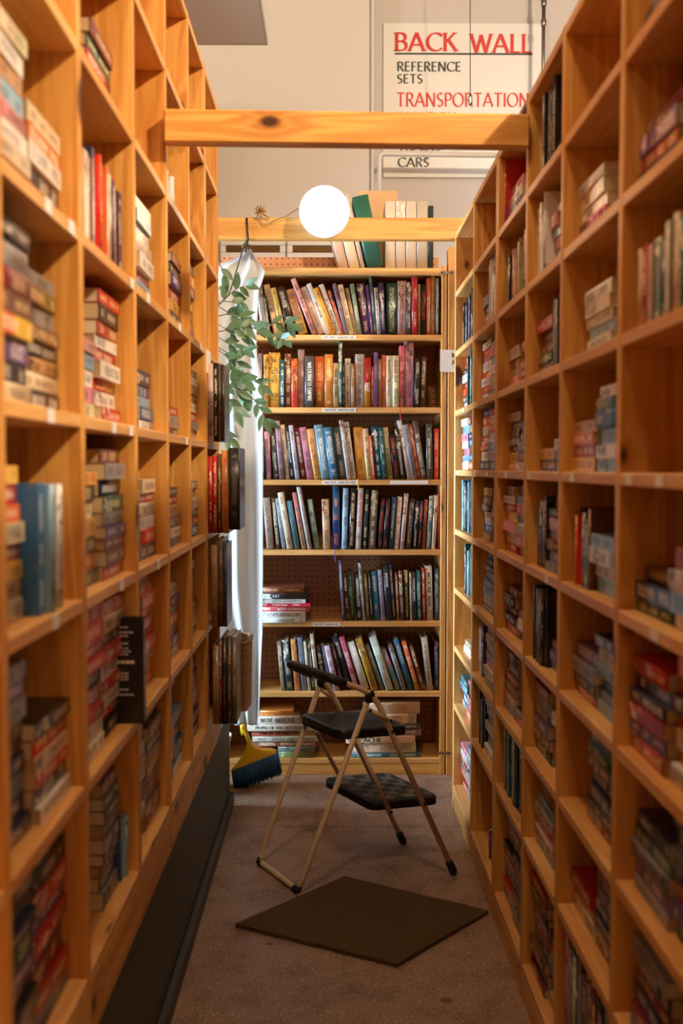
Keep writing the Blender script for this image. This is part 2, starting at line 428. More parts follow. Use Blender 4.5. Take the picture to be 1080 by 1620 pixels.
def pages_geo(mb, t, d, h, col, rnd=0.0, th=.0012, inset=.003, Mx=None):
    mb.cur = ((*col, 1), (1, 1, 1, 1), (0, 0, 0, 1)); s = MB(); s.cur = mb.cur
    b0 = len(mb.v)
    lo = (-t/2+th, rnd+th+.0006, inset); hi = (t/2-th, d-inset, h-inset)
    old = len(mb.v); mb.box(lo, hi, Mx, 0)
    # pages' fine lines run along the block: remap uv with v across the thickness
    for fi in range(len(mb.uv)-6, len(mb.uv)):
        k = (fi-(len(mb.uv)-6))//2
        lc = []
        for vi in mb.f[fi]:
            p = Vector(mb.v[vi]); p = (Mx.inverted() @ p) if Mx else p
            lc.append((p.z if k != 2 else p.y, p.x))
        mb.uv[fi] = lc
PAGE = [srgb(c) for c in ('dcc8a0', 'cfb488', 'e2d4b4', 'c0a070', 'd4bc90')]
BASIS = {'back': Matrix.Identity(3),
         'L_lie': Matrix(((0, -1, 0), (0, 0, -1), (1, 0, 0))), 'R_lie': Matrix(((0, 1, 0), (0, 0, 1), (1, 0, 0))),
         'L_up': Matrix(((0, -1, 0), (1, 0, 0), (0, 0, 1))), 'R_up': Matrix(((0, 1, 0), (-1, 0, 0), (0, 0, 1))),
         'B_lie': Matrix(((0, 0, -1), (0, 1, 0), (1, 0, 0)))}
BOOKS = []          # every book is listed first, then linked
def add_book(kind, loc, basis, t, d, h, col, label, group, rnd=0.0, th=.0012, yaw=0, extra=None, title=None, plain=False, name=None):
    m3 = Matrix.Rotation(yaw, 3, 'Z') @ BASIS[basis] if isinstance(basis, str) else basis
    BOOKS.append(dict(kind=kind, loc=Vector(loc), m3=m3, t=t, d=d, h=h, col=col, label=label, group=group, rnd=rnd, th=th, seed=R.random(),
                      page=R.choice(PAGE), extra=extra, title=title, plain=plain, name=name, n=len(BOOKS)))
    return BOOKS[-1]
def link_books():
    pbs = sorted([b for b in BOOKS if b['kind'] == 'paperback_book'], key=lambda b: -b['t']*b['h']/max(.8, b['loc'].y)**3)
    rest = set(b['n'] for b in pbs[300:])
    sc, sp = MB(), MB()
    for b in BOOKS:
        c1, c2 = srgb(b['col'][1]), srgb(b['col'][2])
        j = R.uniform(.8, 1.15); c1 = tuple(min(1, v*j) for v in c1)
        if b['n'] in rest:
            Mx = Matrix.Translation(b['loc']) @ b['m3'].to_4x4()
            cover_geo(sc, b['t'], b['d'], b['h'], c1, c2, b['seed'], b['rnd'], b['th'], Mx)
            pages_geo(sp, b['t'], b['d'], b['h'], b['page'], b['rnd'], b['th'], .0015, Mx); continue
        e = empty(b['name'] or b['kind'], b['loc'], b['m3'].to_euler(), b['label'], 'book', b['group'])
        mb = MB(); cover_geo(mb, b['t'], b['d'], b['h'], c1, c2, b['seed'], b['rnd'], b['th'])
        mb.build('cover', M['cloth_cover' if (b['plain'] or b['title']) else 'cover'], e)
        mp = MB(); pages_geo(mp, b['t'], b['d'], b['h'], b['page'], b['rnd'], b['th'], .0015 if b['th'] < .001 else .003)
        mp.build('page_block', M['pages'], e)
        if b['title']:
            txt, ink, frac = b['title']
            mt = MB(); spine_text(mt, txt, b['t'], b['h'], frac); mt.build('spine_title', M[ink], e)
    if rest:
        e = empty('paperback_books', (0, 0, 0), (0, 0, 0)); 
        e['label'] = 'remaining small stacked paperbacks in the farther bays of both side shelves'; e['category'] = 'books'; e['kind'] = 'stuff'
        sc.build('covers', M['cover'], e)['kind'] = 'stuff'; sp.build('page_blocks', M['pages'], e)['kind'] = 'stuff'

# ------------------------------------------------------------------ flared capitals drawn as pen strokes
def arcp(cx, cy, rx, ry, a0, a1, n=10):
    return [(cx+rx*math.cos(math.radians(a0+(a1-a0)*i/n)), cy+ry*math.sin(math.radians(a0+(a1-a0)*i/n))) for i in range(n+1)]
GL = {
 'A': (.78, [[(.02, 0), (.38, 1)], [(.38, 1), (.76, 0)], [(.15, .34), (.62, .34)]]),
 'B': (.62, [[(.1, 0), (.1, 1)], [(.1, .97)]+arcp(.3, .75, .23, .22, 90, -90)+[(.1, .53)], [(.1, .53)]+arcp(.32, .28, .26, .25, 90, -90)+[(.1, .03)]]),
 'C': (.76, [arcp(.48, .5, .42, .48, 42, 318, 18)]),
 'D': (.78, [[(.1, 0), (.1, 1)], [(.1, .97)]+arcp(.3, .5, .44, .47, 90, -90, 14)+[(.1, .03)]]),
 'E': (.56, [[(.1, 0), (.1, 1)], [(.1, .97), (.5, .97)], [(.1, .53), (.45, .53)], [(.1, .03), (.52, .03)]]),
 'F': (.52, [[(.1, 0), (.1, 1)], [(.1, .97), (.5, .97)], [(.1, .52), (.44, .52)]]),
 'G': (.8, [arcp(.48, .5, .42, .48, 42, 330, 18), [(.82*.86+.02, .02+.1), (.725, .45)], [(.5, .45), (.74, .45)]]),
 'H': (.76, [[(.1, 0), (.1, 1)], [(.66, 0), (.66, 1)], [(.1, .52), (.66, .52)]]),
 'I': (.22, [[(.11, 0), (.11, 1)]]), 'J': (.3, [[(.2, 1), (.2, .1), (.02, -.12)]]),
 'K': (.68, [[(.1, 0), (.1, 1)], [(.12, .48), (.58, 1)], [(.26, .62), (.66, 0)]]),
 'L': (.5, [[(.1, 0), (.1, 1)], [(.1, .03), (.5, .03)]]),
 'M': (.92, [[(.08, 0), (.16, 1)], [(.16, 1), (.46, .1)], [(.46, .1), (.76, 1)], [(.76, 1), (.85, 0)]]),
 'N': (.78, [[(.1, 0), (.1, 1)], [(.1, 1), (.68, 0)], [(.68, 0), (.68, 1)]]),
 'O': (.88, [arcp(.44, .5, .4, .48, 0, 360, 24)]),
 'P': (.58, [[(.1, 0), (.1, 1)], [(.1, .97)]+arcp(.3, .72, .25, .25, 90, -90)+[(.1, .47)]]),
 'R': (.64, [[(.1, 0), (.1, 1)], [(.1, .97)]+arcp(.3, .74, .23, .23, 90, -90)+[(.1, .51)], [(.28, .51), (.62, 0)]]),
 'S': (.54, [arcp(.28, .74, .19, .23, 40, 250, 9)+arcp(.27, .26, .2, .235, 75, -140, 9)]),
 'T': (.66, [[(.33, 0), (.33, 1)], [(.02, .97), (.64, .97)]]),
 'U': (.74, [[(.1, 1), (.1, .35)]+arcp(.37, .33, .27, .31, 180, 360, 10)+[(.64, 1)]]),
 'V': (.72, [[(.02, 1), (.37, 0)], [(.37, 0), (.7, 1)]]),
 'W': (1.06, [[(.02, 1), (.3, 0)], [(.3, 0), (.53, .95)], [(.53, .95), (.78, 0)], [(.78, 0), (1.04, 1)]]),
 'X': (.66, [[(.04, 1), (.64, 0)], [(.04, 0), (.62, 1)]]), 'Y': (.66, [[(.02, 1), (.33, .5)], [(.33, .5), (.64, 1)], [(.33, .5), (.33, 0)]]),
 'Z': (.64, [[(.04, .97), (.58, .97)], [(.58, .97), (.04, .03)], [(.04, .03), (.62, .03)]]), ' ': (.4, []), '&': (.7, [arcp(.3, .74, .17, .22, -60, 240, 12)+[(.66, 0)], arcp(.3, .26, .24, .25, 120, 330, 10)]),
}
SERIF = {'A': [(.02, 0), (.76, 0)], 'B': [(.06, 0), (.06, 1)], 'K': [(.1, 0), (.1, 1), (.58, 1), (.66, 0)], 'L': [(.1, 1), (.06, 0)], 'W': [(.02, 1), (1.04, 1)]}
def text_geo(mb, txt, H, Mx, wt=.15, width=None, depth=.002, serif=False, track=.09):
    nib = (math.cos(.3), math.sin(.3)); x = 0; polys = []
    for ch in txt:
        w_, st = GL[ch]
        for pl in st:
            n = len(pl); Ls = []; Rs = []
            for i in range(n):
                a, b = pl[max(i-1, 0)], pl[min(i+1, n-1)]
                if i == 0 and n > 2 and pl[0] == pl[-1]: a = pl[-2]
                dx, dy = b[0]-a[0], b[1]-a[1]; l = math.hypot(dx, dy) or 1; dx /= l; dy /= l
                th = wt*(.32+.68*abs(dx*nib[1]-dy*nib[0]))/2
                if n == 2: th *= 1.0
                Ls.append((x+pl[i][0]-dy*th, pl[i][1]+dx*th)); Rs.append((x+pl[i][0]+dy*th, pl[i][1]-dx*th))
            for i in range(n-1): polys.append([Ls[i], Rs[i], Rs[i+1], Ls[i+1]])
        if serif:
            for (sx_, sy_) in SERIF.get(ch, []):
                y0 = 0 if sy_ == 0 else 1-.045; polys.append([(x+sx_-.12, y0), (x+sx_+.12, y0), (x+sx_+.12, y0+.045), (x+sx_-.12, y0+.045)])
        x += w_+track
    W = max(x-track, .01); sx = (width/W) if width else H
    k = 0
    for q in polys:
        base = len(mb.v); k += 1; dz = depth+(k % 5)*depth*.02
        ar = sum(q[i][0]*q[(i+1) % 4][1]-q[(i+1) % 4][0]*q[i][1] for i in range(4))
        if ar < 0: q = q[::-1]
        for z in (0, dz):
            for p in q: mb.v.append(tuple(Mx @ Vector((p[0]*sx, p[1]*H, z))))
        mb.face([base+4+i for i in range(4)])
        for i in range(4): mb.face([base+i, base+(i+1) % 4, base+4+(i+1) % 4, base+4+i])
    return W*sx
# frame of a text standing on a face that looks towards -Y
def face_front(loc): return Matrix.Translation(loc) @ Matrix(((1, 0, 0), (0, 0, -1), (0, 1, 0))).to_4x4()
def spine_text(mb, txt, t, h, frac):
    # reads downwards along the spine: text x -> -Z, text up -> +X
    H = t*frac; W = h*.76
    Mx = Matrix.Translation((-H/2, -.0002, h*.88)) @ Matrix(((0, 1, 0), (0, 0, -1), (-1, 0, 0))).to_4x4()
    nat = sum(GL[c][0]+.09 for c in txt)*H
    if '|' in txt: txt = txt.replace('|', ' ')
    text_geo(mb, txt, H, Mx, .17, min(W, nat*1.25), .0003)

# ------------------------------------------------------------------ structure
FX0, FX1, FY0, FY1, CZ = -2.6, 2.6, -1.6, 5.5, 3.87
boxo('floor', (FX0, FY0, -.1), (FX1, FY1+.2, 0), M['floor'], bev=0, kind='structure')
boxo('ceiling', (FX0, FY0, CZ), (FX1, FY1+.2, CZ+.1), M['ceil'], bev=0, kind='structure')
wx = at(590, 300, 5.35).x
boxo('wall_back', (FX0, 5.35, 0), (wx, 5.7, CZ), M['wall'], bev=.002, kind='structure')
boxo('wall_back_recess', (wx, 5.5, 0), (FX1, 5.7, CZ), M['wall2'], bev=0, kind='structure')
boxo('wall_right', (FX1, FY0, 0), (FX1+.1, FY1+.2, CZ), M['wall_far'], bev=0, kind='structure')
boxo('wall_front', (FX0-.1, FY0-.1, 0), (FX1+.1, FY0, CZ), M['wall_far'], bev=0, kind='structure')
m = MB()      # left wall with a window opening
wy0, wy1, wz0, wz1 = 2.9, 4.2, .55, 2.15
m.box((FX0-.1, FY0, 0), (FX0, wy0, CZ)); m.box((FX0-.1, wy1, 0), (FX0, FY1+.2, CZ)); m.box((FX0-.1, wy0, 0), (FX0, wy1, wz0)); m.box((FX0-.1, wy0, wz1), (FX0, wy1, CZ))
m.build('wall_left', M['wall_far'])['kind'] = 'structure'
m = MB()
for (a, b) in (((wy0, wz0), (wy1, wz0+.05)), ((wy0, wz1-.05), (wy1, wz1)), ((wy0, wz0), (wy0+.05, wz1)), ((wy1-.05, wz0), (wy1, wz1)), ((wy0, 1.33), (wy1, 1.37))):
    m.box((FX0-.08, a[0], a[1]), (FX0-.02, b[0], b[1]), None, .002)
wf = m.build('window_1', M['white']); wf['kind'] = 'structure'
t = NT('window_glass'); t.b.inputs['Transmission Weight'].default_value = 1; t.set((.9, .97, 1), .02); M['glass'] = t.m
boxo('pane', (FX0-.055, wy0+.05, wz0+.05), (FX0-.045, wy1-.05, wz1-.05), M['glass'], wf, 0)
# raised trim strip down the corner of the back wall
m = MB(); m.box((wx-.012, 5.325, 0), (wx+.004, 5.349, CZ), None, .002); m.build('trim_1', M['wall'])['kind'] = 'structure'
# ceiling line above the recess
m = MB(); m.box((wx, 5.44, CZ-.03), (FX1, 5.5, CZ), None, .002); m.build('trim_2', M['wall2'])['kind'] = 'structure'

XL, XR = -.387, .46
# dark plinth under the left shelves with its foot strip
pe = 3.76
m = MB(); m.box((XL-.30, .1, 0), (XL-.004, pe, .365), None, .004); m.build('trim_3', M['plinth'])['kind'] = 'structure'
m = MB(); m.box((XL-.004, .1, 0), (XL+.013, pe, .055), None, .004); m.build('baseboard_left', M['plinth'])['kind'] = 'structure'

# ------------------------------------------------------------------ side shelving
T = .021
ZL = [.48, .79, 1.085, 1.372, 1.657, 1.943, 2.232]; TOPL = 2.515
ZR = [.085, .398, .619, .840, 1.061, 1.282, 1.503, 1.724, 1.945]; TOPR = 2.165
def bay_edges(pxs, X): return [on_x(p, 740, X).y for p in pxs]
EL = [.80]+bay_edges([5, 133, 217, 267, 302, 327, 347], XL)
ER = [.80, 1.165]+bay_edges([976, 884.7, 829.5, 783.4, 746.8, 717.8], XR)
def shelving(name, label, side, edges, rows, top, depth, bottom):
    X = XL if side < 0 else XR
    e = empty(name, (X+side*depth/2, (edges[0]+edges[-1])/2, bottom), (0, 0, 0), label, 'bookshelf')
    o0 = e.location
    def part(nm, lo, hi, mat, grain=None, bev=.0018):
        m = MB(); lo = Vector(lo)-o0; hi = Vector(hi)-o0
        m.box((min(lo.x, hi.x), lo.y, lo.z), (max(lo.x, hi.x), hi.y, hi.z), None, bev, grain); return m.build(nm, mat, e)
    xb = X+side*depth
    yE = [y for y in edges]
    ds = []
    for i, y in enumerate(yE):
        a, b = y-T/2, y+T/2
        if i == 0: a, b = y+.0005, y+T+.0005
        if i == len(yE)-1: a, b = y-T-.0005, y-.0005
        ds.append((a, b)); part('side_panel' if i in (0, len(yE)-1) else 'divider', (X, a, bottom), (xb, b, top), M['pine'], 2)
    for i in range(len(yE)-1):
        for z in rows:
            part('shelf', (X+side*.001, ds[i][1]+.0003, z-T), (xb, ds[i+1][0]-.0003, z), M['pine_edge'], 1)
        part('shelf', (X+side*.001, ds[i][1]+.0003, top-T), (xb, ds[i+1][0]-.0003, top-.001), M['pine_edge'], 1)
        if rows[0]-T-bottom > .02:
            part('kick_board', (X+side*.001, ds[i][1]+.0003, bottom), (X+side*.02, ds[i+1][0]-.0003, rows[0]-T-.0003), M['pine'], 1)
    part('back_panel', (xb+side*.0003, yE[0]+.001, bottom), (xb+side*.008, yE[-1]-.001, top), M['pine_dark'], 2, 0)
    return e
DL, DR = .235, .245
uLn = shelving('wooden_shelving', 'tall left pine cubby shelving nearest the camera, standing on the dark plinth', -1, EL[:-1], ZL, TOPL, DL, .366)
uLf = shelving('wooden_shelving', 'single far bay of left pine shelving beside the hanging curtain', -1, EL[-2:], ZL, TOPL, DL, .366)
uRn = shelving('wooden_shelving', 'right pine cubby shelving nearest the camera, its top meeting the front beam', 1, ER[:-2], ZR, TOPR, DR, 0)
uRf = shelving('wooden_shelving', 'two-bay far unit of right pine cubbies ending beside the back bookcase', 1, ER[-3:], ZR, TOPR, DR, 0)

def stack(side, bay, row, x1, ytop, pal, L=None, n=None, pos=None):
    E, Z, X, D = (EL, ZL, XL, DL) if side < 0 else (ER, ZR, XR, DR)
    i0 = bay if side < 0 else bay
    mn, mf = margins(side, bay); yn, yf = E[i0]+mn, E[i0+1]-mf; zs = Z[row]; zt = (Z[row+1] if row+1 < len(Z) else (TOPL if side < 0 else TOPR))-T-.006
    Xs = X+side*R.uniform(.022, .036)
    P = on_x(x1, ytop, Xs); L = L or R.uniform(.168, .178)
    y1 = min(max(P.y, yn+.002), yf-L-.004)
    if y1 < yn: y1 = yn+.001; L = min(L, yf-yn-.004)
    ztop = min(CAM_H+(P.z-CAM_H)*(y1/P.y), zt)
    z = zs+.0005; items = []; cols = MIX[pal].split()
    while True:
        t = R.uniform(.019, .031) if side > 0 else R.uniform(.021, .034)
        if z+t > ztop+.010 or z+t > zt or len(items) > 14: break
        items.append((z, t)); z += t+.0004
    if not items: items = [(zs+.0005, min(.024, zt-zs))]
    return dict(side=side, bay=bay, row=row, y1=y1, L=L, Xs=Xs, items=items, cols=cols)
CELLST = {}
def margins(side, bay):                  # inner faces of the bay: end panels are set inwards
    near = .0235 if (side, bay) in ((-1, 6), (1, 5)) else .0125
    far = .0235 if (side, bay) in ((-1, 5), (-1, 6), (1, 4), (1, 6)) else .0125
    return near, far

def S(side, bay, row, x1, ytop, pal='mix', L=None): CELLST.setdefault((side, bay, row), []).append(stack(side, bay, row, x1, ytop, pal, L))
UPS = []
def U(side, bay, row, xn, xf, ytop, pal='mix', d=.13, rec=.02, tmin=.012, tmax=.032):
    E, Z, X = (EL, ZL, XL) if side < 0 else (ER, ZR, XR)
    mn, mf = margins(side, bay); yn, yf = E[bay]+mn, E[bay+1]-mf; zs = Z[row]; zt = (Z[row+1] if row+1 < len(Z) else (TOPL if side < 0 else TOPR))-T-.005
    Xs = X+side*rec; y0 = max(on_x(xn, 740, Xs).y, yn+.002); y1 = min(on_x(xf, 740, Xs).y, yf-.002)
    P = on_x(xn, ytop, Xs); hmax = min(CAM_H+(P.z-CAM_H)*(y0/P.y), zt)-zs
    UPS.append((side, bay, row, y0, y1, Xs, zs, hmax, MIX[pal].split(), d, tmin, tmax))
# left: bay 1 is the nearest in view; rows counted from the lowest (0)
A = -1
S(A,1,4,13,38,'pale'); S(A,1,4,60,150,'red'); S(A,1,3,8,350,'mix'); S(A,1,3,50,420,'tan'); S(A,1,2,-60,742,'orange'); U(A,1,2,66,99,765,'blue',.15,.01,.02,.03)
S(A,1,1,15,1055,'dark'); S(A,1,1,58,1150,'bluered'); S(A,1,0,18,1330,'dark'); S(A,1,0,62,1310,'dark')
S(A,2,5,138,25,'dark'); U(A,2,4,134,203,205,'deepred',.14,.018); S(A,2,3,136,535,'white'); S(A,2,3,163,447,'redpile'); S(A,2,2,141,735,'yellow'); S(A,2,2,172,705,'dark')
S(A,2,1,150,945,'bluered'); S(A,2,1,172,935,'red'); S(A,2,0,160,1215,'dark'); U(A,2,0,190,206,1290,'blue')
S(A,3,4,215,313,'white'); S(A,3,3,217,558,'white'); S(A,3,3,237,570,'blue'); S(A,3,2,221,753,'red'); S(A,3,2,240,757,'mix'); S(A,3,1,226,915,'orange'); S(A,3,1,243,905,'dark')
S(A,3,0,230,1115,'red'); S(A,3,0,246,1130,'mix')
U(A,4,5,266,280,262,'purple'); S(A,4,4,270,390,'mix'); S(A,4,3,268,622,'red'); S(A,4,3,281,645,'mix'); S(A,4,2,273,772,'tan'); S(A,4,2,284,800,'white')
S(A,4,1,275,913,'yellow'); S(A,4,1,286,935,'mix'); S(A,4,0,278,1062,'orange'); S(A,4,0,288,1130,'blue')
S(A,5,4,301,400,'mix'); S(A,5,3,305,577,'tan'); S(A,5,2,305,738,'pale'); S(A,5,2,315,760,'mix'); S(A,5,1,307,897,'tan'); S(A,5,0,310,1050,'bluered')
# right
B = 1
S(B,1,8,1003,-60,'dark',.12); S(B,1,7,1052,125,'dark'); S(B,1,7,1140,80,'tan'); U(B,1,6,1150,984,268,'tanred',.14,.015,.016,.034)
S(B,1,4,1046,905,'dark'); S(B,1,4,1120,868,'white'); S(B,1,3,1050,1075,'dark'); S(B,1,3,1130,1060,'red'); S(B,1,2,1060,1320,'dark'); S(B,1,2,1140,1310,'dark'); S(B,1,1,1060,1500,'dark'); S(B,1,1,1150,1520,'mix')
S(B,2,7,957,262,'white'); S(B,2,6,969,445,'white'); S(B,2,5,936,655,'orange'); S(B,2,5,975,605,'blue'); U(B,2,4,934,900,806,'greenred',.16); S(B,2,4,975,840,'white')
S(B,2,3,930,1045,'dark'); S(B,2,3,973,1018,'blue'); S(B,2,2,973,1185,'dark'); S(B,2,1,926,1420,'orange'); S(B,2,1,970,1395,'dark'); U(B,2,0,970,892,1565,'dark',.18,.012,.022,.045)
U(B,3,8,874,852,118,'black'); U(B,3,7,860,846,303,'white'); S(B,3,7,883,322,'white'); S(B,3,6,862,498,'dark'); U(B,3,6,881,869,462,'black'); S(B,3,5,860,705,'mix'); S(B,3,5,882,690,'pale')
U(B,3,4,862,846,785,'black',.15); S(B,3,4,883,798,'mix'); U(B,3,3,862,834,932,'black',.15,.015,.008,.03); S(B,3,3,883,1005,'mix'); S(B,3,2,858,1092,'dark'); S(B,3,2,882,1120,'redpile')
S(B,3,1,873,1265,'pale'); S(B,3,0,858,1425,'dark'); S(B,3,0,880,1480,'mix')
U(B,4,8,797,785,252,'mix'); S(B,4,8,815,268,'white'); U(B,4,7,827,786,362,'blackred'); S(B,4,6,811,537,'orange'); S(B,4,6,827,533,'orange'); S(B,4,5,811,647,'yellow'); S(B,4,5,827,672,'mix')
S(B,4,4,811,757,'orange'); S(B,4,4,827,760,'pink'); S(B,4,3,810,930,'dark'); S(B,4,3,827,965,'pale'); S(B,4,2,811,1047,'tan'); S(B,4,2,827,1130,'red'); U(B,4,1,825,802,1165,'teal'); S(B,4,1,800,1230,'mix')
S(B,4,0,806,1310,'dark'); S(B,4,0,824,1330,'dark')
S(B,5,7,766,455,'dark'); U(B,5,7,780,769,404,'white'); S(B,5,6,769,540,'redpile'); S(B,5,6,782,530,'pale'); S(B,5,5,769,645,'bluered'); S(B,5,5,782,643,'mix'); S(B,5,4,769,778,'mix'); S(B,5,4,782,782,'red')
S(B,5,3,782,875,'blue'); U(B,5,2,764,757,992,'purple'); S(B,5,2,782,985,'mix'); U(B,5,1,768,752,1098,'black',.14); S(B,5,1,782,1105,'blue'); U(B,5,0,781,774,1330,'dark')
U(B,6,7,744,724,456,'black'); S(B,6,6,736,549,'redpile'); U(B,6,6,746,740,545,'teal'); S(B,6,5,735,663,'white'); S(B,6,5,746,653,'mix'); U(B,6,4,745,722,757,'teal'); U(B,6,3,746,736,865,'teal')
S(B,6,2,746,1018,'white'); S(B,6,1,736,1085,'blue'); S(B,6,1,746,1083,'pink'); S(B,6,0,735,1195,'pink'); S(B,6,0,746,1195,'blue')
SIDE = {-1: 'left', 1: 'right'}
ROWN = lambda r: ordl(r+1)
for (side, bay, row), sts in CELLST.items():
    if side > 0:
        pass
    sts.sort(key=lambda s: s['y1'])
    E = EL if side < 0 else ER; mn, mf = margins(side, bay); n0, lim = E[bay]+mn+.002, E[bay+1]-mf-.002
    for a, b in zip(sts[:-1], sts[1:]):
        if b['y1'] < a['y1']+a['L']+.005:                      # slide apart inside the bay
            a['y1'] = max(n0, min(a['y1'], lim-a['L']-b['L']-.005))
            b['y1'] = a['y1']+a['L']+.005
            if b['y1']+b['L'] > lim: b['L'] = lim-b['y1']
    for ups in [u for u in UPS if u[:3] == (side, bay, row)]:
        for s in sts:                                          # keep clear of upright books in the bay
            if s['y1'] < ups[4]+.003 and s['y1']+s['L'] > ups[3]-.003:
                mid = (ups[3]+ups[4])/2
                if s['y1']+s['L']/2 < mid: s['L'] = ups[3]-.004-s['y1']
                else: s['y1'] = ups[4]+.004; s['L'] = min(s['L'], lim-s['y1'])
    for k, s in enumerate(sts):
        if s['L'] < .06: continue
        where = '' if len(sts) == 1 else (' near', ' far')[min(k, 1)]
        n = len(s['items']); last = None
        for q, (z, t) in enumerate(s['items']):
            c = R.choice([c for c in s['cols'] if c != last] or s['cols']); last = c; col = PAL[c]
            d = R.uniform(.104, .112); x = s['Xs']+side*R.uniform(-.006, .008); L = s['L']-R.uniform(.001, .006); yaw = R.uniform(-.02, .02)
            kk = n-q
            lab = f"{col[0]} paperback {ordl(kk)} from top of{where} stack, {SIDE[side]} shelves, {ordl(bay)} bay, {ordl(row+1)} row up"
            y = s['y1']+(L if side < 0 else 0); yaw = 0 if s['L'] < .15 else yaw
            yy = y+(L*abs(math.sin(yaw))*.0)
            add_book('paperback_book', (x, yy, z+t/2), 'L_lie' if side < 0 else 'R_lie', t, d, L, col, lab, f'paperbacks stacked in the {SIDE[side]} shelves', R.choice([0, 0, .0012]), .0007, yaw)
for (side, bay, row, y0, y1, Xs, zs, hmax, cols, d, tmin, tmax) in UPS:
    y = y0; k = 0; L = []
    while True:
        t = R.uniform(tmin, tmax)
        if y+t > y1+.012 or (y+t > (EL if side < 0 else ER)[bay+1]-margins(side, bay)[1]-.001):
            if k == 0: t = max(.01, min(t, y1-y))
            else: break
        L.append((y, t)); y += t+.0008; k += 1
    for k, (y, t) in enumerate(L):
        c = cols[k % len(cols)]; col = PAL[c]; h = hmax*(1 if k == 0 else R.uniform(.86, 1))
        h = max(.09, h); x = Xs+side*R.uniform(-.004, .008)
        lab = f"upright {col[0]} book, {ordl(k+1)} from camera end, {SIDE[side]} shelves, {ordl(bay)} bay, {ordl(row+1)} row up"
        add_book('book', (x, y+t/2, zs+.0005), 'L_up' if side < 0 else 'R_up', t, d*R.uniform(.92, 1), h, col, lab, f'upright books in the {SIDE[side]} shelves', R.choice([0, .002, .003]), .0015)
# big books that poke out of the last left bay
def slab(side_x, y, z, t, d, h, c, label, cols=None, yaw=0, title=None, name='book', rnd=.002):
    return add_book('book', (side_x, y, z), 'back', t, d, h, c if isinstance(c, tuple) else PAL[c], label, 'large books in the far left bay', rnd, .002, yaw, None, title)
def far_bay(row, items, y0, zoff=0.0):          # items: (px left, px right, px top, colour, label); spines face the camera
    z = ZL[row]+.0006+zoff
    for (xa, xb, yt, c, lab) in items:
        a = at(xa, 740, y0); b = at(xb, 740, y0); P = at(xa, yt, y0)
        slab((a.x+b.x)/2, y0, z, b.x-a.x-.0006, .16, max(.1, P.z-z), c, lab)
yb = EL[6]+.030
DIM = {'w': ('white', 'c9bfb2', '554'), }
def pc(n, a, b='2a2420'): return (n, a, b)
far_bay(3, [(328.5, 338, 575, pc('pale pink', 'c9a79a'), 'pale pink tall record-sized book, left end of the upper far-bay row'),
            (338.3, 345, 574, pc('black', '1c1a1a', 'd8d0c4'), 'black tall book with white spine lettering in the upper far-bay row'),
            (345.3, 350, 575, pc('brown', '5c4634'), 'brown tall thin book in the upper far-bay row under the leaves'),
            (350.3, 355.5, 577, pc('dark grey', '34302e'), 'dark grey tall thin book, right end of the upper far-bay row')], yb)
far_bay(2, [(328.5, 336, 722, pc('red', 'b02a1c', 'f0dcc0'), 'red book at the left of the far-bay row above the dark album'),
            (336.3, 343, 721, pc('bright red', 'c83020', 'f0dcc0'), 'bright red book, second in the far-bay row with the dark album'),
            (343.3, 350, 718, pc('brown', '6a4630', 'e0c8a0'), 'brown book between red and orange books, far left bay'),
            (350.3, 361.5, 712, pc('orange', 'd08a40', 'b03020'), 'orange book with red band beside the dark album, far left bay')], yb)
e = add_book('book', (at(371, 740, yb).x, yb-.012, ZL[2]+.012), 'back', at(379.5, 740, yb).x-at(362.5, 740, yb).x, .19, .255, pc('black', '232a30', '8a7a60'),
             'large black album standing out furthest beside the white curtain', 'large books in the far left bay', .001, .003)
far_bay(1, [(333, 343, 862, pc('cream', 'b89a74', '7a6a54'), 'cream book with faint print, second row of the far left bay'),
            (343.3, 352, 852, pc('grey brown', '8c7460'), 'grey brown cloth-bound book, tallest of the second row in far left bay'),
            (352.3, 358, 860, pc('blue grey', '4a566a'), 'thin blue grey book nearest the curtain, second row of far left bay')], yb)
# wicker basket with old books standing in it, lowest row of the far bay
bx0, bx1 = at(334, 740, yb).x, at(377, 740, yb).x
zb = ZL[0]+.0006
bx1 = at(384, 740, yb+.16).x
kt = empty('wicker_basket', ((bx0+bx1)/2+.012, yb+.245, zb), (0, 0, 0), 'small wicker basket behind the old books in the lowest far left cubby', 'basket')
cxb, hwx, hwy = 0, (bx1-bx0)/2, .085
def wick(z, g, r=.0035, ph=0):
    pts = []
    for i in range(49):
        a = 2*math.pi*i/48; ca, sa = math.cos(a), math.sin(a)
        k = 1/max(abs(ca)**4+abs(sa)**4, 1e-9)**.25
        o = .0025*math.sin(i*math.pi/1.5+ph*math.pi)
        pts.append(((hwx*g+o)*k*ca, (hwy*g+o)*k*sa, z))
    return pts
t = NT('wicker'); nz = t.noise(t.obj(), 90, 3); t.set(t.mix(nz, srgb((196, 150, 92)), srgb((120, 76, 38))), .6); M['wicker'] = t.m
m = MB()
for k in range(34): m.tube(wick(.006+k*.0066, 1.0+k*.0022, .0034, k % 2), .0034, 6, False)
m.build('woven_side', M['wicker'], kt)
m = MB(); m.tube(wick(.006+34*.0066, 1.08, .006), .0062, 8, False); m.build('rim', M['wicker'], kt)
m = MB(); m.box((-hwx*.96, -hwy*.96, 0), (hwx*.96, hwy*.96, .005), None, .001); m.build('base', M['wicker'], kt)
